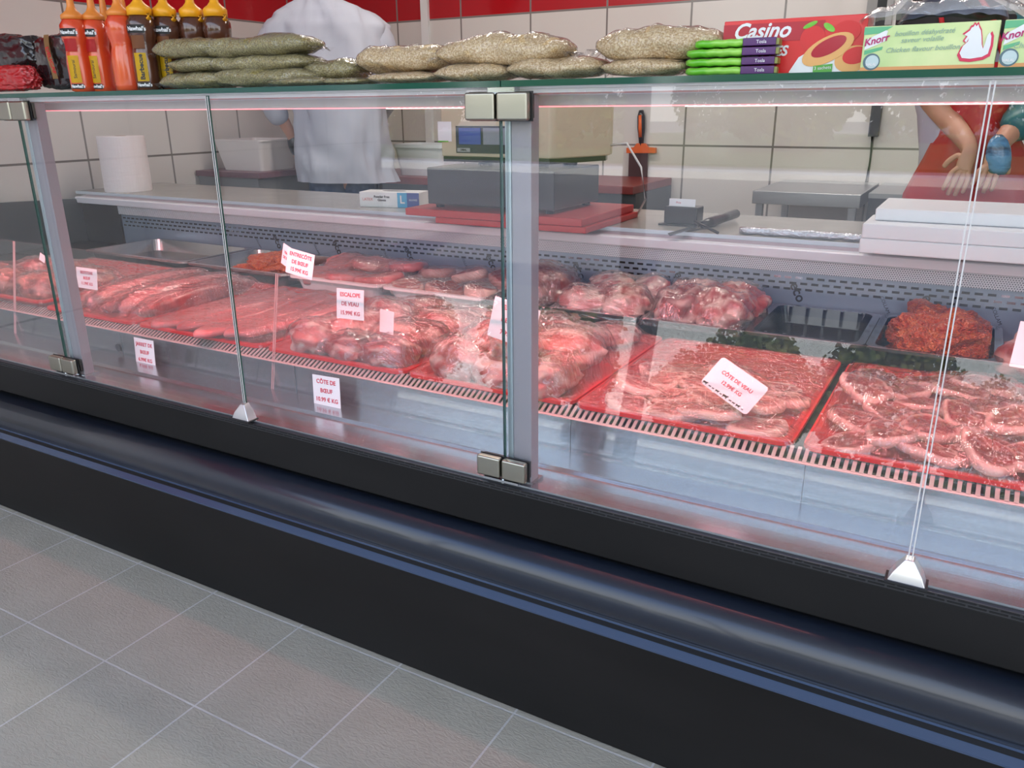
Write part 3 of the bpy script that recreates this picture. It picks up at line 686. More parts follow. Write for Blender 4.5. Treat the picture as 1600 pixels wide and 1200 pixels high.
for i, (x, y) in enumerate(((-2.98, .32), (-2.83, .30), (-2.66, .31), (-2.93, .46), (-2.74, .47), (-2.62, .45))):
    lump('T7', (x, y, DT+.006), (.09, .075, .085), rnd.uniform(0, 3), 350+i, M_dark if i % 3 else M_beef, 'dark red meat cut in the far left tray', 'dark cuts in the far left tray', 'meat_piece', fat=.1)
wrap('T7', -3.097, -2.523, .215, .787, DT+.031, 'cling film over the far left tray of dark cuts', film, ang=.2, wr=.003, n=110)

# --- rear row
RT = RZ+.0008; rz_ = RT+.050
bk = mat('black_tray', (.010, .011, .013), .22, 0, .4)
ss = mat('stainless_tray', (.50, .47, .46), .22, .95)
wh = mat('white_tray', (.78, .74, .74), .35, 0, .2)
Xr = lambda px, py: at(px, py, Z=rz_).x
YF = at(1200, 523, Z=rz_).y
yr0, yr1 = YF+.004, min(YW-.014, YF+.36)
def rear(px0, px1, m, label, name='meat_tray', h=.050):
    y_ = lambda px: 495+(px-1000)*.11
    a, b_ = Xr(px0, y_(px0)), Xr(px1, y_(px1)); tray(name, label, a, b_, yr0, yr1, RT, h, .014, m); return a, b_
a, b_ = rear(1166, 1352, bk, 'empty black plastic tray in the rear row'); emp = (a, b_)
bm = bmesh.new()
for k in range(5):
    xx = a+.05+k*(b_-a-.1)/4; addbox(bm, xx-.004, xx+.004, yr1-.030, yr1-.021, RT+.006, RT+.050)
for k in range(5):
    xx = a+.05+k*(b_-a-.1)/4; addbox(bm, xx-.004, xx+.004, yr0+.021, yr0+.030, RT+.006, RT+.050)
o = [q for q in C.objects if q.name.startswith('meat_tray') and q.get('label', '').startswith('empty black')][0]
obj('ribs', bm, bk, o)
a, b_ = rear(1356, 1566, bk, 'black plastic tray heaped with orange minced meat'); mince('R8', ((a+b_)/2, (yr0+yr1)/2, RT+.006), ((b_-a)/2-.026, (yr1-yr0)/2-.028, .108), 3, 'heap of orange seasoned minced meat in the black rear tray')
a, b_ = rear(1002, 1163, bk, 'black plastic tray of bone-in ribs under film')
for i, (x, y, s_) in enumerate(((.30, .30, .075), (.70, .32, .08), (.35, .62, .085), (.72, .66, .085))):
    lump('R6', (a+(b_-a)*x, yr0+(yr1-yr0)*y, RT+.010), (s_*1.0, s_, .115), i*1.3, 400+i, M_veal if i % 2 else M_lamb, '%s bone-in joint in the filmed black tray of the rear row' % ('pale' if i % 2 else 'red'), '%s joints in the filmed black rear tray' % ('pale' if i % 2 else 'red'), 'meat_joint', amp=.35, fat=.05)
wrap('R6', a+.003, b_-.003, yr0+.003, yr1-.003, RT+.051, 'taut cling film over the black tray of bone-in joints', film2, ang=1.2, wr=.002, n=80, blur=10)
a, b_ = rear(858, 998, bk, 'black plastic tray of pale offal under film')
for i, (x, y) in enumerate(((.3, .28), (.72, .30), (.5, .62), (.3, .8), (.8, .75))):
    lump('R5', (a+(b_-a)*x, yr0+(yr1-yr0)*y, RT+.008), (.075, .085, .095), i, 420+i, M_fatty, 'pale pink piece in the filmed rear tray right of the middle post', 'pale pieces right of the middle post', 'meat_piece', amp=.3, fat=.15)
wrap('R5', a+.003, b_-.003, yr0+.003, yr1-.003, RT+.051, 'loose cling film over the pale pieces right of the middle post', film, ang=.5, wr=.003, n=80)
a, b_ = rear(752, 853, bk, 'narrow black tray of liver behind the middle post')
lump('R4', ((a+b_)/2+.02, (yr0+yr1)/2, RT+.008), (.10, .15, .125), .2, 431, M_dark, 'large glossy brown liver behind the middle post', None, 'liver', fat=-.2)
wrap('R4', a+.003, b_-.003, yr0+.003, yr1-.003, RT+.051, 'cling film over the liver behind the middle post', film, ang=.3, wr=.002, n=70)
a, b_ = rear(588, 750, wh, 'white tray of marinated meat slices in the rear row')
for i in range(6):
    chop('R3', (a+.05+(i % 3)*(b_-a-.1)/2, yr0+.08+(i//3)*.16, RT+.022+.006*i), .065, .055, .03, i*1.1, .2, .1, 440+i, M_beef if i % 2 else M_veal, 'marinated %s slice in the white rear tray left of the middle post' % ('red' if i % 2 else 'pink'), 'marinated %s slices in the white rear tray' % ('red' if i % 2 else 'pink'), 'meat_slice', bone=False)
wrap('R3', a+.003, b_-.003, yr0+.003, yr1-.003, RT+.051, 'cling film over the white tray of marinated slices', film, ang=.7, wr=.002, n=80)
a, b_ = rear(436, 584, wh, 'white tray of thin rosy slices behind the entrecote card')
for i in range(6):
    chop('R2', (a+.055+(i % 3)*(b_-a-.11)/2, yr0+.09+(i//3)*.15, RT+.026+.006*i), .085, .075, .028, i*1.7, .05, .12, 450+i, M_pale, 'thin rosy slice in the white rear tray behind the entrecote card', 'rosy slices in the white rear tray', 'meat_slice', bone=False, fatw=1.1)
wrap('R2', a+.003, b_-.003, yr0+.003, yr1-.003, RT+.051, 'cling film peaked over the thin rosy slices', film, ang=.2, wr=.0015, n=80, blur=14)
a, b_ = rear(268, 432, ss, 'stainless steel tray of red minced meat in the rear row', 'steel_tray'); mince('R1', ((a+b_)/2+.04, (yr0+yr1)/2-.02, RT+.006), (.13, .12, .075), 9, 'low heap of red minced meat in the stainless tray')
rear(98, 264, ss, 'stainless steel tray without meat at the left of the rear row', 'steel_tray')
lump('R9', (at(1612, 560, Z=RZ+.02).x+.05, yr0+.08, RT), (.11, .12, .125), .6, 470, M_beef, 'deep red joint at the right edge of the rear row', None, 'meat_joint', fat=.1, amp=.3)
# ------------------------------------------------------------------ price cards
def card(lines, px, py, Y, w, h, roll, label, lean=8, size=.0125, rad=0, rx=None, z=None, lead=1.25, col=ink, yaw=0):
    c = at(px, py, Y=Y) if z is None else at(px, py, Z=z)
    M = Matrix.Translation(c) @ Matrix.Rotation(radians(yaw), 4, 'Z') @ Matrix.Rotation(radians(90-lean), 4, 'X') @ Matrix.Rotation(radians(roll), 4, 'Z')
    bm = bmesh.new(); pts = rrect(w/2, h/2, max(rad, .0005), 5 if rad else 1)
    addpoly(bm, [(x, y, -.0008) for x, y in pts], (0, 0, .0008), M=M)
    o = obj('price_card', bm, card_w); tag(o, label, 'price card', 'price cards in the display case')
    n_ = len(lines)
    for i, l in enumerate(lines):
        if l: text('printed_line', l, size, col, M @ Matrix.Translation((0, ((n_-1)/2-i)*size*lead*1.05, .0002)), o, bold=size*.026)
    return o, M
card(['BEEFSTEAK', 'BŒUF', '11.99€ KG'], 135.5, 435, .25, .100, .062, 0, 'white card reading beefsteak bœuf just right of the left post', size=.0125)
c_ = at(131, 455, Y=.25)
card(['VIANDE', 'DE BŒUF'], 449, 401, .36, .060, .056, -12, 'white card half hidden behind the entrecôte card', size=.0105, yaw=-18)
card(['ENTRECÔTE', 'DE BŒUF', '15.99€ KG'], 468.5, 412, .30, .092, .064, -8, 'white card reading entrecôte de bœuf', size=.0135, lead=1.35)
card(['ESCALOPE', 'DE VEAU', '15.99€ KG'], 547, 475.5, .245, .084, .072, 1.5, 'white card reading escalope de veau', size=.0135, lead=1.55)
card(['ESCALOPE', 'DE DINDE', '7.99€ KG'], 802, 505, .245, .113, .088, -10, 'white card partly hidden by the middle post', size=.0135, lead=1.9)
card(['', ''], 604, 503, .30, .062, .056, 3, 'blank white card behind the escalope de veau card', yaw=-20)
card(['JARRET DE', 'BŒUF', '6.99€ KG'], 226, 551, .165, .083, .078, 0, 'white card reading jarret de bœuf on the steel sill', size=.0145, lead=1.45, lean=4)
card(['CÔTE DE', 'BŒUF', '10.99 € KG'], 510, 611.5, .15, .084, .074, 1.5, 'white card reading côte de bœuf on the steel sill', size=.0145, lead=1.45, lean=4)
card(['', ''], 1604, 540, .60, .040, .09, -3, 'white card at the right edge before the deep red joint')
card(['', ''], 66, 403, .30, .030, .024, -20, 'tiny white card behind the left post')
cv, Mv = card(['CÔTE DE VEAU', '12.99€ KG'], 1147, 602, .27, .112, .067, -27, 'rounded white card reading côte de veau with a row of animal silhouettes', rad=.007, lean=38, size=.0105, lead=1.5)
def beast(bm, x, y, s):
    P_ = lambda *q: [(x+a*s, y+b*s, .0002) for a, b in q]
    addpoly(bm, P_((-1, .35), (-.9, .75), (.55, .8), (.8, 1.05), (1.15, .9), (1.1, .65), (.85, .55), (.75, .2), (.7, -.4), (.5, -.4), (.45, .1), (-.5, .1), (-.6, -.4), (-.8, -.4), (-.82, .15)), (0, 0, .0002), M=Mv)
bm = bmesh.new()
for x, s_ in ((-.048, .0052), (-.036, .0028), (-.028, .0026), (-.018, .0042), (-.009, .0024), (.001, .0058), (.014, .0030), (.022, .0032), (.032, .0046), (.043, .0022)): beast(bm, x, -.0295, s_)
obj('animal_silhouettes', bm, inkb, cv)

# ------------------------------------------------------------------ goods on the glass top
TOP = GT+.0098
def px_x(px, Y): return at(px, 120, Y=Y).x
caporange = mat('orange_cap', (.75, .24, .035), .4); capyellow = mat('yellow_cap', (.85, .38, .01), .35)
saucer_ = mat('samurai_sauce', (.60, .035, .010), .18, 0, .5, noise_=((20, 20, 4), (.72, .12, .03), .4, .7))
sauceb = mat('barbecue_sauce', (.065, .020, .010), .14, 0, .6, noise_=((20, 20, 6), (.13, .045, .02), .4, .7))
lab_y = mat('label_yellow', (.86, .55, .01), .4); lab_b = mat('label_black', (.03, .03, .03), .4); lab_r = mat('label_red', (.66, .02, .02), .4)
def bottle(px, Y, kind, label, group, rot=0, full=True):
    x = px_x(px, Y); o = thing('sauce_bottle', label, 'bottle', (x, Y, TOP), 0, group)
    T = Matrix.Translation((x, Y, TOP)) @ Matrix.Diagonal((1.1, 1.1, 1.12, 1))
    m, cm = (saucer_, caporange) if kind == 'r' else (sauceb, capyellow)
    bm = bmesh.new()
    pr = [(.018, 0), (.0245, .003), (.0255, .012), (.026, .055), (.0245, .072), (.0225, .082), (.0235, .092), (.0275, .104), (.0285, .116), (.0275, .128), (.022, .136), (.021, .140)]
    addlathe(bm, pr, 28, M=T); obj('body', bm, m, o, smooth=True)
    bm = bmesh.new()
    if kind == 'r': addlathe(bm, [(.0225, .139), (.0225, .147), (.017, .151), (.011, .156), (.0075, .164), (.006, .185), (.0045, .20)], 24, M=T)
    else:
        addlathe(bm, [(.0235, .139), (.0235, .152), (.021, .155), (.014, .160), (.009, .166), (.007, .178), (.004, .184)], 24, M=T)
    obj('cap', bm, cm, o, smooth=True)
    if kind != 'r':
        bm = bmesh.new(); addtube(bm, [(x+.022, Y, TOP+.146), (x+.031, Y, TOP+.150), (x+.028, Y, TOP+.158)], .005); obj('cap_strap', bm, cm, o, smooth=True)
    if full:   # label wrapped on the front
        Mr = T @ Matrix.Rotation(rot+radians(42), 4, 'Z')
        def patch(a0, a1, z0, z1, R_, mm, nm):
            bm = bmesh.new(); n_ = 8; g_ = []
            for k in range(n_+1):
                a = a0+(a1-a0)*k/n_; g_.append([bm.verts.new(Mr @ Vector((R_*sin(a), -R_*cos(a), z))) for z in (z0, z1)])
            for q1, q2 in zip(g_, g_[1:]): bm.faces.new((q1[0], q2[0], q2[1], q1[1]))
            for k in range(n_+1):
                pass
            r_ = bmesh.ops.solidify(bm, geom=bm.faces[:], thickness=.0003)
            obj(nm, bm, mm, o)
        patch(-.50, .42, .018, .070, .0265, lab_y, 'yellow_label')
        patch(-.75, .55, .106, .121, .0290, lab_b, 'brand_patch')
        patch(-.55, .45, .078, .102, .0268, lab_r if kind == 'r' else mat('label_brown', (.30, .10, .03), .4), 'picture_patch')
        patch(-.60, .50, .006, .016, .0264, lab_b, 'lower_patch')
        F_ = lambda z, R_, a=0: Mr @ Matrix.Rotation(a, 4, 'Z') @ FACE((0, -R_, z), (1, 0, 0))
        text('brand_text', "Nawhal's", .0105, white_pl, F_(.1135, .0293), o, bend=.0293, bold=.0003)
        text('lower_brand_text', "Nawhal's", .0085, white_pl, F_(.011, .0267), o, bend=.0267, bold=.0003)
        me = text_mesh('Barbecue' if kind == 'b' else 'Samouraï', .0125 if kind == 'b' else .0095, bold=.0004 if kind == 'b' else 0)
        me.transform(Matrix.Rotation(pi/2, 4, 'Z'))
        for v in me.vertices:
            a = v.co.x/.0268; v.co = Vector((.0268*sin(a), v.co.y, .0268*cos(a)-.0268+v.co.z))
        me.materials.clear(); me.transform(F_(.044, .0268)); obj('flavour_text', me, inkb, o)
    return o
G1, G2 = 'orange-capped red sauce bottles', 'yellow-capped brown sauce bottles'
bottle(129, .05, 'r', 'red sauce bottle with orange nozzle, leftmost of the bottles', G1, rot=-.25)
bottle(160, .085, 'r', 'red sauce bottle with orange nozzle, second from the left', G1, rot=-.35)
bottle(200, .06, 'r', 'red sauce bottle turned with its seam to the front, beside the barbecue bottle', G1, full=False)
bottle(178, .16, 'r', 'red sauce bottle standing in the second row behind the others', G1, full=False)
bottle(208, .19, 'r', 'red sauce bottle at the back behind the barbecue bottle', G1, full=False)
bottle(232, .08, 'b', 'brown barbecue sauce bottle with its yellow label fully in view', G2, rot=-.2)
bottle(270, .13, 'b', 'brown barbecue sauce bottle just left behind the green herb bags', G2, rot=-.2)
bottle(311, .17, 'b', 'brown sauce bottle behind the herb bags, second from the right', G2, full=False)
bottle(348, .19, 'b', 'brown sauce bottle behind the herb bags, rightmost of the bottles', G2, full=False)

herb = mat('dried_green_herbs', (.19, .145, .03), .7, 0, .15, noise_=((330, 330, 330), (.43, .36, .12), .40, .62), bump=((300, 300, 300), .7))
grain = mat('crushed_grain', (.54, .33, .12), .7, 0, .15, noise_=((330, 330, 330), (.86, .67, .38), .40, .60), bump=((300, 300, 300), .7))
def bag(px0, px1, y0, y1, Y, m, label, group, name, seed, dy=.085, rz=0, tilt=0, flap=.016):
    """pillow-shaped clear bag: contents, glossy film skin and crimped end seals"""
    xa, xb = px_x(px0, Y), px_x(px1, Y); zt, zb = at((px0+px1)/2, y0, Y=Y).z, at((px0+px1)/2, y1, Y=Y).z
    zb = max(zb, TOP+.001) if zb > TOP-.01 else TOP+.001
    cx, hz, hx = (xa+xb)/2, max(.006, (zt-zb)/2), (xb-xa)/2-flap*.3; off = Vector((seed*2.7, seed, 0))
    T = place((cx, Y+dy*.35, zb), rz, 0, tilt); o = thing(name, label, 'bag', (cx, Y+dy*.35, zb), 0, group)
    def skin(g, n_=40, k_=20, wr=0):
        bm = bmesh.new(); rings = []
        for i in range(n_+1):
            u_ = -1+2*i/n_; w = max(.0, 1-abs(u_)**3.2)**.5; ring = []
            for j in range(k_):
                a = 2*pi*j/k_; ca, sa = cos(a), sin(a); y = math.copysign(abs(ca)**.8, ca); z = math.copysign(abs(sa)**.9, sa)
                p = Vector((u_*(hx+g), y*(dy/2+g)*(.35+.65*w**.5), z*(hz+g)*max(w, .04)))
                n1 = noise.noise(Vector((p.x*22, p.y*22, p.z*22))+off)
                p.z += hz*(.32*n1*w+wr*noise.noise(Vector((p.x*60, p.y*30, z))+off)); p.y += .008*noise.noise(Vector((p.x*16, z*2, 1))+off)
                p.z = max(p.z+hz, .0005); ring.append(T @ p)
            rings.append(ring)
        addloft(bm, rings); return bm
    obj('contents', skin(0), m, o, smooth=True)
    obj('clear_film', skin(.0012, wr=.16), bagfilm, o, smooth=True)
    for s_ in (-1, 1):
        bm = bmesh.new(); g_ = []
        for i in range(4):
            row = []
            for j in range(12):
                y = (j/11-.5)*dy*(.55+.35*i/3); row.append(bm.verts.new(T @ Vector((s_*(hx-.004+flap*i/3), y, hz*(.8+.25*sin(j*1.9+seed)*i/3)-.002*i))))
            g_.append(row)
        for a, b in zip(g_, g_[1:]):
            for j in range(11): bm.faces.new((a[j], a[j+1], b[j+1], b[j]))
        obj('end_seal', bm, bagfilm, o, smooth=True)
    return o
HB, GB = 'bags of dried green herbs', 'bags of crushed grain'
for i, a in enumerate((
    (246, 342, 112, 138, .05, 'bag of green herbs at bottom left of its stack, touching the barbecue bottle'),
    (318, 492, 106, 136, .06, 'bag of green herbs, long one at the bottom of the stack'),
    (262, 338, 88, 112, .06, 'bag of green herbs at the left of the middle layer'),
    (312, 485, 84, 112, .07, 'bag of green herbs, long one in the middle layer'),
    (240, 340, 60, 90, .06, 'bag of green herbs at the left of the top layer'),
    (306, 486, 54, 88, .07, 'bag of green herbs, long one on top of the stack'),
    (470, 558, 93, 125, .09, 'bag of green herbs slumped against the right end of the stack'),
    (415, 505, 121, 136, .03, 'flat bag of green herbs under the right end of the stack'),
    (500, 566, 124, 135, .04, 'flattest bag of green herbs, nearest to the grain bags'))):
    bag(*a[:5], herb, a[5], HB, 'herb_bag', 20+i)
for i, a in enumerate((
    (570, 682, 112, 129, .05, 'flat bag of pale grain at the far left under the tilted one'),
    (674, 792, 99, 127, .04, 'bag of pale grain with a broad clear seal, below the middle heap'),
    (786, 940, 88, 123, .05, 'bag of pale grain in the bottom layer over the right hinge'),
    (932, 1072, 90, 119, .05, 'bag of pale grain in the bottom layer left of the green packets'),
    (553, 700, 68, 116, .09, 'bag of pale grain tilted down to the left'),
    (676, 882, 53, 104, .06, 'large bag of pale grain on top of the middle heap'),
    (922, 1126, 39, 94, .06, 'large bag of pale grain on top, beside the green packets'))):
    bag(*a[:5], grain, a[5], GB, 'grain_bag', 50+i, dy=.10)

# green packets with purple wafer boxes' ends
grn = mat('packet_green', (.13, .48, .02), .3, 0, .4, noise_=((30, 60, 60), (.34, .68, .10), .4, .65)); pur = mat('packet_purple', (.09, .02, .13), .35)
for k in range(4):
    z0 = TOP+k*.0125; Yk = .035+.006*(k % 2); xa, xb = px_x(1067+(k == 3)*12, Yk), px_x(1160, Yk)
    o = thing('snack_packet', 'green and purple flat packet, %s in the stack of four' % ('lowest', 'second from the bottom', 'third from the bottom', 'topmost')[k], 'packet', ((xa+xb)/2, Yk+.04, z0), 0, 'green and purple packets')
    bm = bmesh.new(); rings = []
    for i in range(13):
        u_ = i/12; x = xa+(xb-xa)*u_; w = 1 if .08 < u_ < .92 else .75
        rings.append([Vector((x, Yk+.09*.5+y*.045*w, z0+.0062+z*.0058*w+.0006*sin(i*2.1+k))) for y, z in ((-1, -.7), (-1.03, 0), (-1, .7), (-.6, 1), (.6, 1), (1, .7), (1, -.7), (.6, -1), (-.6, -1))])
    addloft(bm, rings); obj('wrapper', bm, grn, o, smooth=True)
    x2 = px_x(1160, Yk); ang = radians(-22-4*(k % 2)); M = Matrix.Translation((x2-.004, Yk+.0, z0+.001)) @ Matrix.Rotation(ang+radians(30), 4, 'Z')
    obj('purple_side', B((0, .046, .002, .05, 0, .0105), M=M), pur, o, bevel=.001)
    text('side_text', 'Tosla', .0065, white_pl, M @ FACE((.026, .0018, .005), (1, 0, 0)), o)
    bm = bmesh.new(); addbox(bm, .046, .050, .004, .045, .001, .009, M=M); obj('flap', bm, mat('packet_olive', (.25, .26, .06), .4), o)

# tartlet box
Yc = .075
xa, xb = px_x(1126, Yc), px_x(1346, Yc); zt = at(1235, 28, Y=Yc).z
cas = thing('biscuit_box', 'red box of strawberry tartlets with white lettering', 'box', ((xa+xb)/2, Yc+.03, TOP))
obj('carton', B((xa, xb, Yc, Yc+.055, TOP, zt)), mat('carton_red', (.70, .010, .014), .3, 0, .3), cas, bevel=.0015)
hB = zt-TOP; fy = Yc-.0004
def FP(u_, v_): return Vector((xa+(xb-xa)*u_, fy, TOP+hB*v_))
def flat(name, pts, m, parent, d=.0003, y=0):
    bm = bmesh.new(); addpoly(bm, [(p[0], p[1]-y, p[2]) for p in pts], (0, -d, 0)); return obj(name, bm, m, parent)
flat('dark_band', [FP(0, .60), FP(.72, .60), FP(.72, .93), FP(0, .93)], mat('carton_crimson', (.45, .010, .025), .35), cas)
text('brand_text', 'Casino', .029, white_pl, FACE(FP(.275, .79)+Vector((0, -.0008, 0)), (1, 0, 0)), cas, bold=.0007, shear=.35)
text('product_text', 'TARTELETTES', .0185, white_pl, FACE(FP(.475, .42)+Vector((0, -.0008, 0)), (1, 0, 0)), cas, bold=.0006, shear=.2, align='RIGHT')
def disc(c, rx_, rz__, n_=28, rot=0):
    return [Vector((c[0]+rx_*cos(2*pi*k/n_)*cos(rot)-rz__*sin(2*pi*k/n_)*sin(rot), c[1], c[2]+rx_*cos(2*pi*k/n_)*sin(rot)+rz__*sin(2*pi*k/n_)*cos(rot))) for k in range(n_)]
flat('white_plate', [FP(.50, .04), FP(.56, .30), FP(.64, .42), FP(.90, .3), FP(.995, .2), FP(.995, .01), FP(.52, .01)], white_pl, cas, y=.0003)
flat('strawberry', disc(FP(.645, .62), .017, .0165), lab_r, cas, y=.0006)
flat('strawberry', disc(FP(.87, .72), .018, .014), lab_r, cas, y=.0006)
flat('leaf', disc(FP(.75, .80), .009, .004, rot=-.6), grn, cas, y=.0009)
flat('leaf', disc(FP(.62, .86), .010, .003, rot=.4), grn, cas, y=.0009)
dough = mat('biscuit_tan', (.80, .42, .14), .5)
flat('tartlet', disc(FP(.93, .24), .024, .017, rot=.2), dough, cas, y=.0009); flat('tartlet_jam', disc(FP(.945, .30), .017, .011, rot=.2), lab_r, cas, y=.0012)
flat('tartlet', disc(FP(.755, .42), .036, .0165, rot=.45), dough, cas, y=.0015); flat('tartlet_jam', disc(FP(.76, .47), .0245, .010, rot=.45), mat('jam', (.45, .01, .04), .15, 0, .5), cas, y=.0018)
flat('green_badge', [FP(.67, .02), FP(.80, .02), FP(.80, .17), FP(.67, .14)], mat('badge_green', (.10, .38, .05), .4), cas, y=.0021)
text('badge_text', '3 sachets', .0062, white_pl, FACE(FP(.735, .10)+Vector((0, -.0030, 0)), (1, 0, .05)), cas)
# stock-cube boxes
gb = mat('carton_lime', (.55, .70, .30), .35, 0, .3, noise_=((14, 14, 14), (.74, .80, .40), .35, .65))
def stock(pxa, pxb, ptop, Y, label):
    global fy
    xa_, xb_ = px_x(pxa, Y), px_x(pxb, Y); zt_ = at((pxa+pxb)/2, ptop, Y=Y).z; h = zt_-TOP; w_ = xb_-xa_; w = w_
    o = thing('stock_cube_box', label, 'box', ((xa_+xb_)/2, Y+.03, TOP), 0, 'lime green stock cube boxes')
    obj('carton', B((xa_, xb_, Y, Y+.055, TOP, zt_)), gb, o, bevel=.001)
    Q = lambda u_, v_, d=0: Vector((xa_+w_*u_, Y-.0004-d, TOP+h*v_))
    flat('orange_base', [Q(0, 0), Q(1, 0), Q(1, .10), Q(0, .10)], mat('carton_orange', (.75, .34, .12), .4), o)
    flat('green_swoosh', [Q(0, .98), Q(.22, .98), Q(.14, .84), Q(0, .82)], mat('swoosh_green', (.12, .45, .22), .4), o)
    flat('green_swoosh', [Q(.02, .47), Q(.16, .55), Q(.155, .48), Q(.02, .38)], mat('swoosh_green', (.12, .45, .22), .4), o)
    flat('logo_plate', [Q(.015, .48, .0003), Q(.03, .72, .0003), Q(.17, .90, .0003), Q(.185, .88, .0003), Q(.17, .66, .0003)], white_pl, o)
    text('brand_text', 'Knorr', .0122, mat('magenta_ink', (.45, .02, .14), .5), FACE(Q(.102, .69, .0010), (1, 0, .22)), o, bold=.0003, shear=.3)
    bm = bmesh.new(); addpoly(bm, disc(Q(.085, .22, .0003), .0105, .0105), (0, -.0003, 0)); s_ = obj('round_seal', bm, mat('seal_grey', (.10, .17, .20), .4), o)
    bm = bmesh.new(); addpoly(bm, disc(Q(.09, .22, .0008), .0082, .0082), (0, -.0003, 0)); obj('seal_ring', bm, mat('seal_pale', (.55, .66, .66), .4), s_)
    text('seal_text', 'HALAL', .0042, white_pl, FACE(Q(.085, .16, .0014), (1, 0, 0)), s_, bold=.0002)
    if w > .12:
        tx = mat('green_grey_ink', (.32, .46, .36), .5)
        text('flavour_text', 'bouillon déshydraté', .0088, tx, FACE(Q(.46, .82, .0008), (1, 0, .02)), o, shear=.3)
        text('flavour_text', 'saveur volaille', .0088, tx, FACE(Q(.45, .67, .0008), (1, 0, .02)), o, shear=.3)
        text('flavour_text', 'Chicken flavour bouillon', .0088, tx, FACE(Q(.46, .47, .0008), (1, 0, .02)), o, shear=.3)
        hen = [(.755, .74), (.785, .70), (.765, .60), (.782, .56), (.80, .66), (.795, .58), (.76, .48), (.74, .32), (.765, .20), (.835, .175), (.93, .21), (.975, .28), (.985, .48), (.98, .68), (.963, .77), (.947, .70), (.938, .52), (.928, .40), (.912, .50), (.900, .68), (.887, .82), (.868, .90), (.858, .97), (.845, .92), (.832, .97), (.822, .91), (.808, .90), (.798, .83)]
        cx_ = sum(p[0] for p in hen)/len(hen); cz_ = sum(p[1] for p in hen)/len(hen)
        flat('hen_outline', [Q(cx_-.015+(a-cx_)*1.0, cz_+(b-cz_)*1.05-.0, .0003) for a, b in hen], mat('hen_red', (.70, .03, .09), .4), o)
        flat('hen', [Q(cx_-.015+(a-cx_)*.86, cz_+(b-cz_)*.90, .0009) for a, b in hen], white_pl, o)
    return o
stock(1342, 1550, 37, .05, 'lime green stock cube box with a white hen, full width in view')
stock(1556, 1740, 27, .045, 'lime green stock cube box cut off by the right edge of the photo')
# crumpled clear wrapping on the boxes, with dark packs inside
def crumple(x0, x1, y0, y1, z, h, seed, m, name, label, cat):
    bm = bmesh.new(); nx, ny = 46, 16; V = []
    for i in range(nx):
        r = []
        for j in range(ny):
            u_, v_ = i/(nx-1), j/(ny-1); x = x0+(x1-x0)*u_; y = y0+(y1-y0)*v_
            env = (sin(pi*min(1, max(0, u_)))**.6)*(.25+.75*sin(pi*v_)**.5); zz = z+.001+h*env*(.55+.6*noise.noise(Vector((x*14, y*9, seed))))+.008*env*noise.noise(Vector((x*70, y*60, seed)))+.006*abs(noise.noise(Vector((x*35, y*90, seed+4))))
            r.append(bm.verts.new((x, y, max(zz, z+.001))))
        V.append(r)
    for i in range(nx-1):
        for j in range(ny-1): bm.faces.new((V[i][j], V[i+1][j], V[i+1][j+1], V[i][j+1]))
    o = obj(name, bm, m, smooth=True); tag(o, label, cat); return o
zst = at(1446, 37, Y=.05).z
dk = mat('dark_plastic_pack', (.045, .05, .07), .3, 0, .4, noise_=((25, 25, 25), (.16, .17, .21), .45, .7))
crumple(px_x(1392, .07), px_x(1560, .07),   .055, .105, zst+.001, .055, 3, dk, 'plastic_pack', 'grey crumpled plastic pack lying on the stock cube box', 'pack')
crumple(px_x(1334, .06), px_x(1600, .06), .048, .11, zst+.004, .062, 8, clear_mat('loose_wrap', (.95, .95, .96), ior=1.5, rough=.15, bump=((50, 50, 50), .8), haze=.22, boost=2), 'loose_wrap', 'loose clear wrapping crumpled over the stock cube boxes', 'wrapping')
# black bags at the left end
def sack(px0, px1, y0, y1, Y, dy, m, name, label, cat, seed, sub=5, sharp=1):
    xa_, xb_ = px_x(px0, Y), px_x(px1, Y); zt_ = at((px0+px1)/2, y0, Y=Y).z; zb = max(TOP+.0005, at((px0+px1)/2, y1, Y=Y).z)
    bm = bmesh.new(); bmesh.ops.create_icosphere(bm, subdivisions=sub, radius=1); off = Vector((seed, seed*2, 0))
    for v in bm.verts:
        d = v.co.normalized(); q_ = max(abs(d.x), abs(d.y), abs(d.z)); p = d/(q_**.55)
        p = p*(1+.10*noise.noise(d*2+off)-.10*sharp*abs(noise.noise(d*4.5+off))-.05*sharp*abs(noise.noise(d*11+off)))
        v.co = Vector(((xa_+xb_)/2+p.x*(xb_-xa_)/2*.92, Y+dy/2+p.y*dy/2*.9, zb+(max(p.z, -.92)+.92)/1.92*(zt_-zb)))
    o = obj(name, bm, m, smooth=True); tag(o, label, cat); return o, (xa_+xb_)/2, zb, zt_
blkf = mat('black_foil', (.012, .008, .009), .18, 0, .6, bump=((18, 18, 18), .6)); redf = mat('red_foil', (.45, .01, .012), .2, 0, .5, bump=((30, 30, 30), .8))
sack(-62, 52, 50, 122, .09, .09, blkf, 'foil_bag', 'black foil bag at the far left above the red foil', 'bag', 2)
s1, sx1, szb, szt = sack(46, 116, 48, 140, .07, .08, blkf, 'foil_bag', 'black foil bag with a gold band, left of the sauce bottles', 'bag', 5)
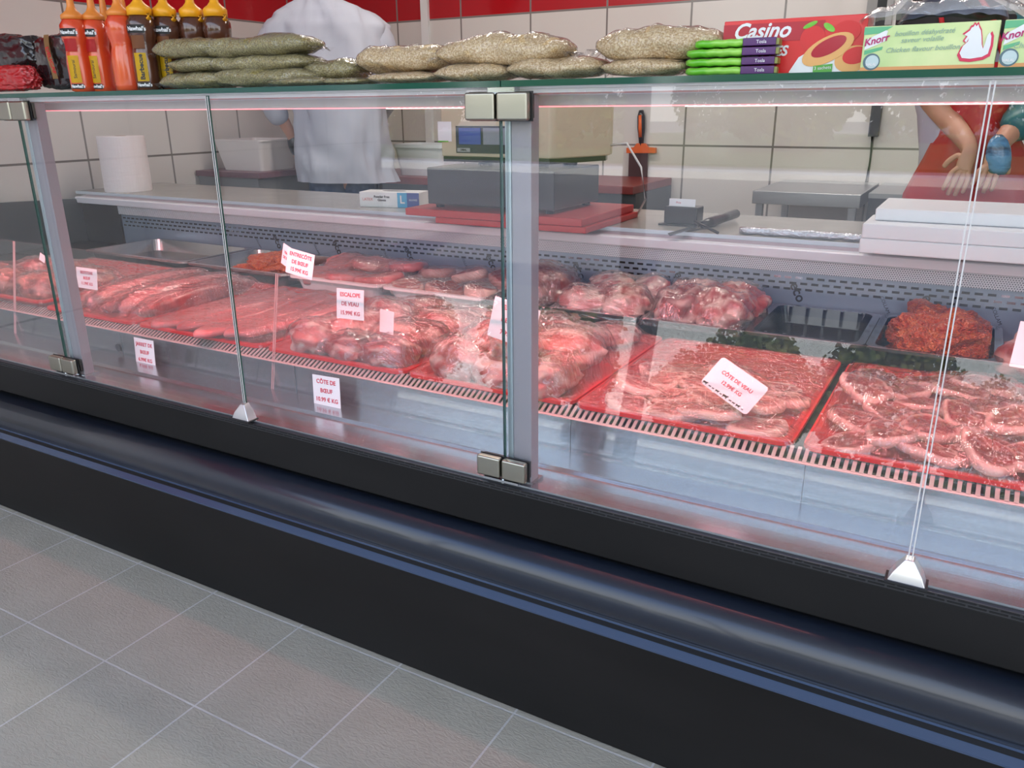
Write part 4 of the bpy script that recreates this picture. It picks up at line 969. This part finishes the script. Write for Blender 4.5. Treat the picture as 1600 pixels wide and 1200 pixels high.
# gold band curving over the front
bm = bmesh.new(); g_ = []
for k in range(13):
    t_ = k/12; zz = szt-.006-(szt-szb-.030)*t_; xx = sx1-.010+.030*sin(t_*1.7)-.004*t_; yy = .0700+.012*(1-t_)**3-.0045*sin(pi*t_)
    g_.append([bm.verts.new((xx-.010, yy, zz)), bm.verts.new((xx+.012, yy-.001, zz))])
for a, b in zip(g_, g_[1:]): bm.faces.new((a[0], a[1], b[1], b[0]))
bmesh.ops.solidify(bm, geom=bm.faces[:], thickness=.0006)
gold = obj('gold_band', bm, mat('gold_band', (.52, .33, .14), .35, .4), s1)
me = text_mesh('DELICAF', .0165, bold=.0004); me.transform(Matrix.Rotation(-pi/2+.25, 4, 'Z')); me.materials.clear()
me.transform(FACE((sx1+.016, .0655, szb+(szt-szb)*.50), (1, 0, 0))); obj('band_text', me, lab_r, s1)
sack(-60, 46, 100, 143, .03, .06, redf, 'red_foil_pack', 'crumpled red foil pack at the far left', 'pack', 9, sharp=2.2)
# ---MARK3---
# ------------------------------------------------------------------ on the worktop behind the case
def W_(px, py, z=None): return at(px, py, Z=WT if z is None else z)
b0, b1 = at(680, 345, Z=WT), at(915, 365, Z=WT)
rb = thing('red_chopping_board', 'pair of red plastic chopping boards under the scale', 'chopping board', ((b0.x+b1.x)/2, 1.25, WT))
YBd = 1.04; xb0, xb1 = at(680, 345, Y=YBd).x, at(915, 362, Y=YBd).x
obj('lower_board', B((xb0+.0, xb1, YBd, 1.47, WT+.0005, WT+.020)), redb, rb, bevel=.003)
obj('upper_board', B((xb0-.12, xb1-.012, YBd-.004, 1.46, WT+.021, WT+.045)), redb, rb, bevel=.003)
ZB = WT+.0455; YS = 1.08
sc = thing('scale', 'cream and black counter scale on a dark plinth on the red boards', 'scale', (at(765, 320, Y=YS).x, YS+.2, ZB))
dark = mat('scale_grey', (.028, .031, .037), .35, 0, .2); cream = mat('scale_cream', (.60, .52, .38), .4)
xa, xb, zt = at(668, 300, Y=YS).x, at(866, 300, Y=YS).x, at(866, 268, Y=YS).z
pl = obj('plinth_box', B((xa, xb, YS, YS+.34, ZB+.012, zt)), dark, sc, bevel=.004)
bm = bmesh.new()
for x, y in ((xa+.03, YS+.03), (xb-.03, YS+.03), (xa+.03, YS+.3), (xb-.03, YS+.3)):
    f_ = bmesh.new(); addlathe(f_, [(.014, 0), (.016, .012)], 16, M=Matrix.Translation((x, y, ZB))); obj('rubber_foot', f_, blackp, pl)
bm.free()
obj('price_sheet', B((at(822, 330, Y=YS).x, at(841, 330, Y=YS).x, YS-.0012, YS, at(830, 332, Y=YS).z, at(830, 313, Y=YS).z)), card_w, pl)
YH = YS+.07
ha, hb = at(690, 240, Y=YH).x, at(858, 240, Y=YH).x; z0, z1 = at(760, 256, Y=YH).z, 1.185
bm = bmesh.new()
addpoly(bm, [(ha, YH, z0+.020), (hb, YH, z0+.020), (hb+.02, YH+.02, z0+.02), (hb+.10, YH+.25, z0+.02), (hb+.08, YH+.32, z0+.02), (ha+.03, YH+.32, z0+.02), (ha, YH+.28, z0+.02)], (0, 0, z1-z0-.02))
hd = obj('display_head', bm, cream, sc, bevel=.006)
bm = bmesh.new(); addpoly(bm, [(ha+.006, YH+.002, z0+.004), (hb, YH+.002, z0+.004), (hb+.09, YH+.24, z0+.004), (hb+.07, YH+.3, z0+.004), (ha+.03, YH+.3, z0+.004)], (0, 0, .016)); obj('head_base', bm, blackp, sc)
XX = lambda px: at(px, 215, Y=YH).x
ZZ = lambda py: at(765, py, Y=YH).z
dp = obj('display_panel', B((XX(713), XX(842), YH-.003, YH, ZZ(240), ZZ(197))), mat('display_dark', (.035, .035, .045), .2, 0, .4), hd)
obj('lcd_window', B((XX(718), XX(752), YH-.0045, YH-.003, ZZ(226), ZZ(200))), mat('lcd_blue', (.05, .09, .38), .2, 0, .5), dp)
obj('lcd_window', B((XX(756), XX(812), YH-.0045, YH-.003, ZZ(226), ZZ(200))), mat('lcd_grey', (.25, .27, .33), .2, 0, .5), dp)
obj('key_strip', B((XX(822), XX(835), YH-.0045, YH-.003, ZZ(236), ZZ(200))), mat('keys_blue', (.16, .26, .50), .4), dp)
obj('maker_plate', B((XX(715), XX(735), YH-.0045, YH-.003, ZZ(238), ZZ(232))), mat('maker_grey', (.35, .35, .36), .4), dp)
text('maker_text', 'DIBAL', .009, inkb, FACE((XX(725), YH-.0048, ZZ(235)), (1, 0, 0)), dp, bold=.0003)
obj('paper_slip', B((XX(685), XX(706), YH-.002, YH-.0005, ZZ(222), ZZ(190))), card_w, hd)
obj('green_edge', B((XX(685), XX(701), YH-.0028, YH-.002, ZZ(223), ZZ(221))), grn, hd)
for px in (746, 835, 848):
    f_ = bmesh.new(); x = XX(px); addlathe(f_, [(.024, 0), (.026, .010), (.012, .014), (.012, z0+.006-zt)], 18, M=Matrix.Translation((x, YH+.05+(px == 848)*.15, zt))); obj('levelling_foot', f_, blackp, sc, smooth=False)
bm = bmesh.new(); addtube(bm, [(hb+.08, YH+.27, z0+.05), (hb+.16, YH+.25, z0+.06), (hb+.24, YH+.18, z0-.01), (hb+.29, YH+.10, z0-.10), at(996, 335, Z=WT+.006)], .0035)
obj('power_cable', bm, mat('cable_white', (.7, .7, .7), .4), sc, smooth=True)
# glove box
M = Matrix.Translation(W_(606, 324)+Vector((0, .04, 0))) @ Matrix.Rotation(radians(14), 4, 'Z'); wv = at(665, 320, Z=WT).x
gl_ = thing('glove_box', 'white box of disposable gloves with blue end on the worktop', 'box', W_(606, 324)+Vector((0, .04, 0)))
obj('carton', B((-.125, .125, -.045, .055, 0, .058), M=M), white_pl, gl_, bevel=.002)
obj('blue_patch', B((.035, .075, -.0458, -.045, .001, .057), M=M), mat('patch_cyan', (.04, .36, .62), .4), gl_)
obj('navy_patch', B((.075, .1245, -.0458, -.045, .001, .057), M=M), mat('patch_navy', (.02, .05, .28), .4), gl_)
FM = M @ FACE((0, -.0464, .03), (1, 0, 0))
text('size_letter', 'L', .042, white_pl, FM @ Matrix.Translation((.055, 0, 0)), gl_, bold=.0008)
text('box_text', 'Powder Free\nGloves', .0125, inkb, FM @ Matrix.Translation((-.03, .004, 0)), gl_, bold=.0003)
text('maker_text', 'LATEX', .015, mat('salmon_ink', (.75, .25, .2), .5), FM @ Matrix.Translation((-.09, 0, 0)), gl_)
text('patch_text', 'GLOVES', .0095, white_pl, FM @ Matrix.Translation((.10, 0, 0)), gl_)
sl = [M @ Vector((.05*cos(2*pi*k/20)-.0, .012*sin(2*pi*k/20)+.01, .0582)) for k in range(20)]
bm = bmesh.new(); addpoly(bm, sl, (0, 0, .0006)); obj('slot', bm, gap, gl_)
# paper towel roll
p = W_(187, 299); r_ = 40/FPX*(p-CAM).dot(_F)*.86; hh = at(185, 213, Y=p.y).z-WT
pr_ = thing('paper_roll', 'upright white paper towel roll at the left end of the worktop', 'paper roll', (p.x, p.y+.05, WT))
bm = bmesh.new(); addlathe(bm, [(r_*.25, 0), (r_, 0), (r_*1.01, .01), (r_*1.005, hh*.5), (r_, hh-.004), (r_*.985, hh), (r_*.25, hh)], 48, M=Matrix.Translation((p.x, p.y+.05, WT)))
obj('paper', bm, mat('tissue', (.80, .72, .72), .8, bump=((8, 8, 60), .3)), pr_, smooth=False)
bm = bmesh.new(); addlathe(bm, [(r_*.24, .001), (r_*.24, hh+.001)], 20, M=Matrix.Translation((p.x, p.y+.05, WT))); obj('core', bm, mat('cardboard', (.4, .28, .18), .8), pr_)
# black label holder, knife, sharpening steel, foil roll
p = W_(1062, 352)
lh = thing('label_holder', 'black plastic holder with a small white label on the worktop', 'holder', p)
obj('block', B((p.x-.055, p.x+.055, p.y, p.y+.07, WT, WT+.058)), blackp, lh, bevel=.004)
obj('white_label', B((p.x-.043, p.x+.043, p.y+.012, p.y+.014, WT+.0585, WT+.082)), card_w, lh)
obj('base_tray', B((p.x-.062, p.x+.075, p.y-.03, p.y+.08, WT, WT+.006)), blackp, lh)
text('label_text', 'Prix', .010, ink, FACE((p.x-.012, p.y+.0118, WT+.070), (1, 0, 0)), lh)
def bar(a, b, w, h): return a, b, w, h
k0, k1 = W_(1096, 352, WT+.012), W_(1150, 334, WT+.022)
kn = thing('knife', 'butcher knife with a thick black handle lying on the worktop', 'knife', k0)
bm = bmesh.new(); d_ = (k1-k0); addtube(bm, [k0+Vector((0, 0, .002)), k0+d_*.25, k0+d_*.6, k1], [.011, .016, .014, .015], 10); obj('handle', bm, blackp, kn, smooth=True)
bm = bmesh.new(); dn = Vector((d_.x, d_.y, 0)).normalized(); sd_ = Vector((-dn.y, dn.x, 0))
addpoly(bm, [k0-dn*.002-sd_*.003+Vector((0, 0, -.004)), k0-dn*.20+Vector((0, 0, -.010)), k0-dn*.16+sd_*.030+Vector((0, 0, -.010)), k0-dn*.002+sd_*.022+Vector((0, 0, -.004))], (0, 0, .002)); obj('blade', bm, steel2, kn)
bm = bmesh.new(); addtube(bm, [W_(1086, 346, WT+.03), W_(1122, 364, WT+.005)], .0045, 8)
tag(obj('sharpening_rod', bm, blackp, smooth=True), 'thin dark sharpening rod between the knife and the foil roll', 'rod')
bm = bmesh.new(); p0, p1 = W_(1122, 376, WT+.012), W_(1342, 392, WT+.012); p1.y = p0.y = YW+.065
bm2 = bmesh.new(); addtube(bm2, [p0+(p1-p0)*(k/14)+Vector((0, .002*sin(k*2.3), .0012*sin(k*4.1))) for k in range(15)], [.010+.0025*abs(sin(k*1.7)) for k in range(15)], 9); bm.free()
tag(obj('foil_roll', bm2, mat('crumpled_foil', (.62, .64, .70), .22, .8, bump=((90, 90, 90), .8)), smooth=True), 'long crumpled foil roll along the front edge of the worktop', 'foil roll')
# white chopping boards
Yp = 1.06
x0 = at(1344, 370, Y=Yp).x; zt = at(1344, 349, Y=Yp).z
z_ = WT+.0003; th = (zt-WT)/2
for k, nm in enumerate(('lowest', 'middle')):
    tag(obj('white_chopping_board', B((x0+.002*k, .62, Yp+.002*k, Yp+.20, z_+k*(th+.0003), z_+th+k*(th+.0003))), pe, bevel=.004), 'thick white chopping board on the worktop, %s of the three' % nm, 'chopping board', 'white chopping boards')
Yq = 1.13; xq = at(1368, 330, Y=Yq).x; zq0 = z_+2*th+.001
tag(obj('white_chopping_board', B((xq, .62, Yq, Yq+.28, zq0, at(1368, 325, Y=Yq).z)), pe, bevel=.004), 'thick white chopping board set back on top of the other two', 'chopping board', 'white chopping boards')

# ------------------------------------------------------------------ staff side furniture
steelw = mat('bench_steel', (.50, .51, .52), .3, .9)
YC = 2.56
xa, xb, zt = at(1176, 300, Y=YC).x, at(1346, 300, Y=YC).x, at(1260, 301, Y=YC).z
wbn = thing('steel_bench', 'stainless steel bench against the back wall on the right', 'bench', ((xa+xb)/2, YC+.3, 0))
zb2 = at(1260, 322, Y=YC).z
obj('top', B((xa, xb, YC, YB-.01, zb2, zt)), steelw, wbn, bevel=.003); obj('lower_shelf', B((xa, xb, YC+.05, YB-.02, .25, .28)), steelw, wbn)
for x in (xa+.03, xb-.03):
    for y in (YC+.03, YB-.05): obj('leg', B((x-.015, x+.015, y-.015, y+.015, 0, zb2)), steelw, wbn)
obj('cabinet_body', B((xb+.02, 1.2, YC+.1, YB-.01, 0, zt-.02)), mat('cabinet_dark', (.07, .075, .08), .5), wbn)
obj('cabinet_top', B((xb+.02, 1.2, YC+.08, YB-.01, zt-.02, zt)), steelw, wbn)
xl, xr = -3.35, -1.5; zc = at(640, 277, Y=2.62).z
rbn = thing('red_topped_bench', 'dark bench with a red board top against the back wall behind the scale', 'bench', ((xl+xr)/2, 2.9, 0))
obj('cabinet', B((xl, xr, 2.66, YB-.01, 0, zc-.04)), mat('cabinet_dark', (.07, .075, .08), .5), rbn); obj('board', B((xl, xr, 2.62, YB-.01, zc-.04, zc)), mat('brown_red', (.20, .025, .02), .4), rbn, bevel=.004)
bx0, bx1, zbt = at(611, 250, Y=2.70).x, at(691, 250, Y=2.70).x, at(650, 226, Y=2.70).z
cxb = (bx0+bx1)/2
M = place((cxb, 2.84, zc+.0005)); hx = (bx1-bx0)/2
bm = bmesh.new()
addloft(bm, [[M @ Vector((x, y, z)) for x, y in rrect(hx*k, .13*k, .03)] for k, z in ((.82, 0), (.96, zbt-zc-.02), (1.0, zbt-zc-.02), (1.0, zbt-zc), (.93, zbt-zc), (.80, .006))])
tag(obj('white_tub', bm, mat('tub_white', (.72, .74, .78), .35)), 'large white plastic tub on the red-topped bench beside the coat', 'tub')
# small bench and crate at the left wall
xs_, z1 = XL+.50, at(430, 268, X=XL+.5).z
y0_, y1_ = at(404, 270, X=xs_).y, at(404, 270, X=xs_).y+.75
lb = thing('wall_bench', 'small dark bench at the left wall carrying a crate', 'bench', (XL+.25, (y0_+y1_)/2, 0))
obj('top', B((XL+.01, xs_, y0_, y1_, z1-.03, z1)), mat('plum_top', (.16, .07, .09), .4), lb, bevel=.003); obj('body', B((XL+.01, xs_-.03, y0_+.02, y1_-.02, 0, z1-.03)), mat('bench_grey', (.20, .20, .21), .5), lb)
cr = thing('crate', 'pale plastic crate with pink packets on the wall bench', 'crate', (XL+.28, y0_+.22, z1))
M = place((XL+.28, y0_+.22, z1+.0005)); bm = bmesh.new(); hz = .155
addloft(bm, [[M @ Vector((x, y, z)) for x, y in rrect(.18*k, .15*k, .02)] for k, z in ((.82, 0), (1, hz), (1.04, hz), (1.04, hz+.008), (.96, hz+.008), (.8, .005))]); obj('shell', bm, mat('crate_pale', (.72, .66, .64), .4), cr)
bm = bmesh.new(); addpoly(bm, [M @ Vector((x, y, .09)) for x, y in rrect(.16, .13, .02)], (0, 0, .03)); obj('packets', bm, mat('packet_pink', (.62, .22, .30), .5, noise_=((30, 30, 30), (.8, .6, .62), .4, .6)), cr)
# scraper on the wall, cable, wall profile
Yw = YB-.02; q = lambda px, py: at(px, py, Y=Yw)
cs = thing('scraper', 'orange-headed scraper with black and orange handle hanging on the back wall', 'scraper', q(1003, 330))
bm = bmesh.new(); addtube(bm, [q(1002, 172), q(1002, 182), q(1002, 200), q(1002, 215), q(1002, 228)], [.012, .022, .022, .016, .012], 12); obj('handle', bm, blackp, cs, smooth=True)
bm = bmesh.new(); addtube(bm, [q(1002, 180)+Vector((0, -.014, 0)), q(1002, 200)+Vector((0, -.018, 0)), q(1002, 214)+Vector((0, -.012, 0))], .010, 10); orange = mat('tool_orange', (.75, .12, .01), .4); obj('grip_inlay', bm, orange, cs, smooth=True)
bm = bmesh.new(); pts = [q(996, 224), q(1008, 224), q(1013, 230), q(1025, 231), q(1025, 239), q(980, 239), q(980, 231), q(991, 230)]
addpoly(bm, [(p.x, Yw-.012, p.z) for p in pts], (0, .024, 0)); obj('head', bm, orange, cs)
bm = bmesh.new(); pts = [q(983, 239), q(1012, 239), q(1011, 300), q(981, 300)]; addpoly(bm, [(p.x, Yw-.003, p.z) for p in pts], (0, .004, 0)); obj('blade', bm, mat('blade_dark', (.06, .022, .022), .4), cs)
bm = bmesh.new(); addtube(bm, [q(1363, 206), q(1360, 250), q(1352, 288), q(1342, 296), q(1330, 306)], .004, 6)
cb = obj('wall_cable', bm, blackp, smooth=True); tag(cb, 'thin black cable hanging down the back wall near the red apron', 'cable')
p = q(1367, 196); obj('cable_bracket', B((p.x-.022, p.x+.022, Yw-.03, Yw+.018, p.z-.05, p.z+.09)), mat('bracket_grey', (.06, .06, .08), .4), cb)
for a, b_, c_ in ((1355, 1371, (.30, .30, .30)), (1371, 1386, (.012, .012, .014)), (1386, 1396, (.36, .36, .36))):
    struct('trim_door', B((q(a, 10).x, q(b_, 10).x, YB-.03, YB, q(1370, 40).z, 2.69)), mat('profile_%d' % a, c_, .4), 'narrow vertical profile of the doorway frame on the back wall')

# ------------------------------------------------------------------ people
def skin_mesh(joints, edges, root, lv=2):
    me = bpy.data.meshes.new('s'); me.from_pydata([Vector(j[0]) for j in joints], edges, []); o = bpy.data.objects.new('s', me); C.objects.link(o)
    md = o.modifiers.new('skin', 'SKIN'); md.use_smooth_shade = True; md.branch_smoothing = .3
    sv = me.skin_vertices[0].data if me.skin_vertices else None
    if sv is None:
        bm = bmesh.new(); bm.from_mesh(me); bm.verts.layers.skin.verify(); bm.to_mesh(me); bm.free(); sv = me.skin_vertices[0].data
    for i, j in enumerate(joints):
        r = j[1]; sv[i].radius = (r, r) if not hasattr(r, '__len__') else r; sv[i].use_root = (i == root)
    sb = o.modifiers.new('sub', 'SUBSURF'); sb.levels = lv; sb.render_levels = lv
    out = bpy.data.meshes.new_from_object(o.evaluated_get(bpy.context.evaluated_depsgraph_get()))
    bpy.data.objects.remove(o); return out
skinm = mat('skin', (.52, .25, .17), .5, noise_=((12, 12, 12), (.58, .30, .21), .4, .6))
def hand(J, E, wrist, wi, d, n_, side, sc_=1.0, curl=.5):
    """palm and five fingers grown from the wrist joint; d points along the hand, n_ out of its back"""
    d = d.normalized(); s_ = d.cross(n_).normalized()*side; n_ = n_.normalized()
    def add(p, r): J.append((p, r)); return len(J)-1
    pc = add(wrist+d*.045*sc_, (.026*sc_, .015*sc_)); E.append((wi, pc))
    for off, ln, rr in ((-.027, .066, .0078), (-.009, .078, .0085), (.010, .074, .0085), (.027, .060, .0075)):
        k0_ = add(wrist+d*.088*sc_+s_*off*sc_, rr*1.15*sc_); E.append((pc, k0_)); q0 = wrist+d*.088*sc_+s_*off*sc_; a = curl*.4; pr = k0_
        for seg in (.45, .32, .23):
            q0 = q0+(d*cos(a)-n_*sin(a)+s_*off*1.5)*ln*seg*sc_; kk = add(q0, rr*sc_); E.append((pr, kk)); pr = kk; a += curl*.6; rr *= .92
    t0 = add(wrist+d*.030*sc_-s_*.030*sc_-n_*.004, .0105*sc_); E.append((pc, t0)); t1 = add(wrist+d*.058*sc_-s_*.050*sc_-n_*.012, .0095*sc_); E.append((t0, t1)); t2 = add(wrist+d*.082*sc_-s_*.056*sc_-n_*.020, .0085*sc_); E.append((t1, t2))
def plane_fn(P0):
    hd_ = Vector((P0.x-CAM.x, P0.y-CAM.y, 0)).normalized(); rv = Vector((hd_.y, -hd_.x, 0))
    def bp(x, y, d=0):
        dr = _F+_R2*((x-800)/FPX)-_U2*((y-600)/FPX); t = (P0-CAM).dot(hd_)/dr.dot(hd_); return CAM+dr*t+hd_*d
    return bp, hd_, rv
def garment(name, bp, hd_, rows, m, parent, amp=.012, seed=0, n_=40, cap=False):
    bm = bmesh.new(); rings = []
    for xc, y, hw, dep, dd in rows:
        c = bp(xc, y, dd); r = bp(xc+hw, y, dd); u = (r-c); rings.append(ell(c, u.length, dep, n_, u.normalized(), hd_, amp, seed, .9))
    # interpolate for folds
    R2 = []
    for a, b in zip(rings, rings[1:]):
        for k in range(4): R2.append([p.lerp(q_, k/4) for p, q_ in zip(a, b)])
    R2.append(rings[-1])
    for i, r in enumerate(R2):
        c = sum(r, Vector())/len(r)
        for p in r:
            o_ = (p-c).normalized(); p += o_*amp*(1.3*noise.noise(Vector((p.x*9, p.y*9, p.z*3.0+seed)))+.9*noise.noise(Vector((p.x*22+p.z*6, p.y*22, p.z*9+seed))))
    addloft(bm, R2, caps=cap); return obj(name, bm, m, parent, smooth=True)
def sleeve(name, pts, rad, m, parent, seed=0):
    me = skin_mesh([(p, r) for p, r in zip(pts, rad)], [(i, i+1) for i in range(len(pts)-1)], 0)
    for v in me.vertices: v.co += Vector((noise.noise(v.co*16), noise.noise(v.co*16+Vector((5, 0, 0))), 0))*.008
    return obj(name, me, m, parent, smooth=True)
# butcher in the white coat, seen from behind
P0 = at(515, 150, Y=2.25); bp, hdv, rv = plane_fn(P0); fz_ = lambda p, z: Vector((p.x, p.y, z))
pelv = bp(535, 262)
J = [(pelv, .13), (bp(530, 200), .115), (bp(520, 120), .13), (bp(510, 50), .12), (bp(498, 5), .06), (bp(494, -14, .02), .055), (bp(492, -38, .03), .085), (bp(491, -66, .03), .095), (bp(491, -90, .02), .06), (bp(491, -50, .13), .02)]
E_ = [(i, i+1) for i in range(8)]+[(6, 9)]
def limb(pts, rad, root): 
    pr = root
    for p, r in zip(pts, rad): J.append((p, r)); E_.append((pr, len(J)-1)); pr = len(J)-1
    return pr
armL = [bp(428, 50), bp(414, 140, .02), bp(455, 214, .12)]; armR = [bp(594, 55), bp(606, 150, .06), bp(575, 205, .30)]
w1 = limb(armL, (.058, .046, .03), 3); hand(J, E_, armL[2], w1, Vector((.0, .35, -.8)), -hdv*1.0+Vector((0, 0, -.2)), 1)
w2 = limb(armR, (.058, .046, .03), 3); hand(J, E_, armR[2], w2, hdv+Vector((0, 0, -.3)), Vector((0, 0, 1)), -1)
fl_, fr_ = fz_(bp(505, 262), 0), fz_(bp(568, 262), 0)
for f_ in (fl_, fr_):
    hip = f_.lerp(pelv, .35); limb([fz_(hip, pelv.z-.07), fz_(f_, .48), fz_(f_, .09), f_+hdv*.13+Vector((0, 0, .035))], (.10, .068, .045, .035), 0)
coatm = mat('white_coat', (.50, .52, .60), .8, noise_=((3, 3, 3), (.42, .44, .53), .35, .7))
person = obj('person', skin_mesh(J, E_, 0), skinm); tag(person, 'person in a white work coat and jeans standing with their back to us', 'person')
garment('coat', bp, hdv, [(544, 283, 76, .17, 0), (541, 262, 74, .165, 0), (538, 225, 71, .16, 0), (530, 165, 74, .155, 0), (520, 105, 84, .15, 0), (512, 65, 92, .14, 0), (508, 40, 92, .13, 0), (504, 20, 76, .11, 0), (498, 6, 48, .085, 0), (494, -6, 27, .07, .01), (493, -16, 25, .065, .02)], coatm, person, amp=.024, n_=72)
sleeve('coat_sleeve', [bp(452, 42), armL[0], bp(412, 95), armL[1], bp(440, 196, .09)], (.08, .088, .08, .075, .058), coatm, person)
sleeve('coat_sleeve', [bp(570, 46), armR[0], bp(606, 100), armR[1], bp(584, 196, .24)], (.08, .088, .08, .075, .058), coatm, person)
me = skin_mesh([(armL[2]+Vector((0, 0, .02)), .036), (armL[2]+Vector((0, .02, -.05)), .045), (armL[2]+Vector((.0, .04, -.11)), .036)], [(0, 1), (1, 2)], 0); obj('black_glove', me, blackp, person, smooth=True)
for f_ in (fl_, fr_):
    hip = f_.lerp(pelv, .3); sleeve('jeans_leg', [fz_(hip, pelv.z+.02), fz_(hip, pelv.z-.12), fz_(f_, .50), fz_(f_, .06)], (.13, .115, .085, .075), mat('jeans', (.03, .06, .12), .8, noise_=((30, 30, 30), (.06, .10, .18), .4, .6)), person)
    obj('shoe', B((f_.x-.05, f_.x+.05, f_.y-.06, f_.y+.2, .0, .08)), blackp, person, bevel=.02)
me = skin_mesh([(bp(492, -36, .0), .09), (bp(491, -66, .0), .102), (bp(491, -92, .02), .065)], [(0, 1), (1, 2)], 0); obj('hair', me, mat('hair_dark', (.02, .015, .012), .6), person, smooth=True)
# second person in a red apron, facing us
P0 = at(1500, 200, Y=1.98); bp, hdv, rv = plane_fn(P0)
pelv = bp(1508, 330)
J = [(pelv, .12), (bp(1506, 250), .105), (bp(1500, 150), .12), (bp(1494, 50), .12), (bp(1490, -10), .055), (bp(1490, -40), .052), (bp(1490, -75, -.02), .085), (bp(1490, -115, -.02), .095), (bp(1490, -150), .06), (bp(1490, -92, -.125), .016)]
E_ = [(i, i+1) for i in range(8)]+[(6, 9)]
aL = [bp(1424, 50), bp(1452, 150, -.06), bp(1518, 226, -.23)]; aR = [bp(1572, 50), bp(1612, 165, -.08), bp(1556, 222, -.24)]
w1 = limb(aL, (.055, .044, .029), 3); hand(J, E_, aL[2], w1, bp(1496, 275, -.25)-aL[2], -hdv, -1, .95, .35)
w2 = limb(aR, (.055, .044, .029), 3); hand(J, E_, aR[2], w2, bp(1540, 262, -.26)-aR[2], -hdv, 1, .95, .6)
fl_, fr_ = fz_(bp(1465, 330), 0), fz_(bp(1550, 330), 0)
for f_ in (fl_, fr_):
    hip = f_.lerp(pelv, .35); limb([fz_(hip, pelv.z-.07), fz_(f_, .48), fz_(f_, .09), f_-hdv*.13+Vector((0, 0, .035))], (.10, .068, .045, .035), 0)
per2 = obj('person', skin_mesh(J, E_, 0), skinm); tag(per2, 'person in a red apron behind the right end of the case, hands in front', 'person')
shirt = mat('lilac_shirt', (.50, .46, .55), .8); blk = mat('black_cloth', (.012, .012, .014), .85)
garment('shirt', bp, hdv, [(1508, 345, 84, .14, 0), (1506, 300, 76, .13, 0), (1504, 240, 70, .125, 0), (1502, 180, 74, .13, 0), (1498, 110, 84, .135, 0), (1495, 62, 92, .13, 0)], shirt, per2, amp=.010, seed=3)
garment('black_shawl', bp, hdv, [(1494, 82, 98, .15, 0), (1494, 50, 100, .145, 0), (1492, 20, 92, .13, 0), (1490, 0, 66, .105, 0), (1490, -14, 34, .08, 0), (1490, -28, 26, .07, 0)], blk, per2, amp=.012, seed=6)
sleeve('shirt_sleeve', [bp(1440, 52), aL[0], bp(1434, 100, -.02)], (.075, .082, .07), shirt, per2)
teal = mat('teal_sleeve', (.02, .13, .15), .4)
sleeve('teal_sleeve', [bp(1555, 50), aR[0], bp(1604, 110, -.03), aR[1], bp(1574, 206, -.21)], (.075, .080, .075, .068, .05), teal, per2)
# apron: curved panel wrapped round the front
redc = mat('red_apron', (.52, .010, .018), .45, 0, .2, noise_=((5, 5, 3), (.42, .008, .014), .35, .7))
bm = bmesh.new(); rows = []
for y, hw in ((520, 150), (440, 142), (380, 134), (335, 126), (300, 118), (270, 100), (245, 84), (220, 70), (198, 62), (150, 56), (100, 52)):
    c = bp(1524, y); u = bp(1524+100, y)-c; sc_ = u.length/100; u.normalize(); a1 = 1.25 if y > 250 else .95; row = []
    for k in range(17):
        a = -a1+2*a1*k/16; row.append(bm.verts.new(c+u*sin(a)/sin(a1)*hw*sc_-hdv*(.165*cos(a)+.012*noise.noise(Vector((a*3, y*.012, 1))))))
    rows.append(row)
for a, b in zip(rows, rows[1:]):
    for k in range(16): bm.faces.new((a[k], a[k+1], b[k+1], b[k]))
bmesh.ops.recalc_face_normals(bm, faces=bm.faces); bmesh.ops.solidify(bm, geom=bm.faces[:], thickness=.003)
ap = obj('apron', bm, redc, per2, smooth=True)
for s_ in (-1, 1):
    bm = bmesh.new(); addtube(bm, [bp(1524+s_*44, 104, -.15), bp(1510+s_*38, 30, -.14), bp(1495+s_*26, -12, -.06)], .008, 6); obj('apron_strap', bm, redc, ap, smooth=True)
# blue bag held in the gloved hand
bm = bmesh.new(); rings = []
for y, hw, dd in ((206, 6, .01), (214, 14, .02), (226, 19, .03), (240, 20, .032), (254, 18, .028), (264, 10, .015)):
    c = bp(1556, y, -.25); u = bp(1556+hw, y, -.25)-c; rings.append(ell(c, u.length, dd, 18, u.normalized(), hdv, .006, 3))
addloft(bm, rings); tag(obj('plastic_bag', bm, mat('blue_bag', (.10, .28, .52), .2, 0, .5, bump=((40, 40, 40), .6), noise_=((8, 8, 30), (.03, .06, .12), .45, .6)), smooth=True), 'small blue plastic bag held in the hand before the red apron', 'bag')
for f_ in (fl_, fr_):
    hip = f_.lerp(pelv, .3); sleeve('trouser_leg', [fz_(hip, pelv.z+.02), fz_(hip, pelv.z-.12), fz_(f_, .50), fz_(f_, .06)], (.12, .11, .08, .07), blk, per2)
    obj('shoe', B((f_.x-.05, f_.x+.05, f_.y-.2, f_.y+.06, .0, .08)), blackp, per2, bevel=.02)
me = skin_mesh([(bp(1490, -70, .03), .088), (bp(1490, -115, .02), .104), (bp(1490, -150, .01), .065)], [(0, 1), (1, 2)], 0); obj('hair', me, mat('hair_dark', (.02, .015, .012), .6), per2, smooth=True)
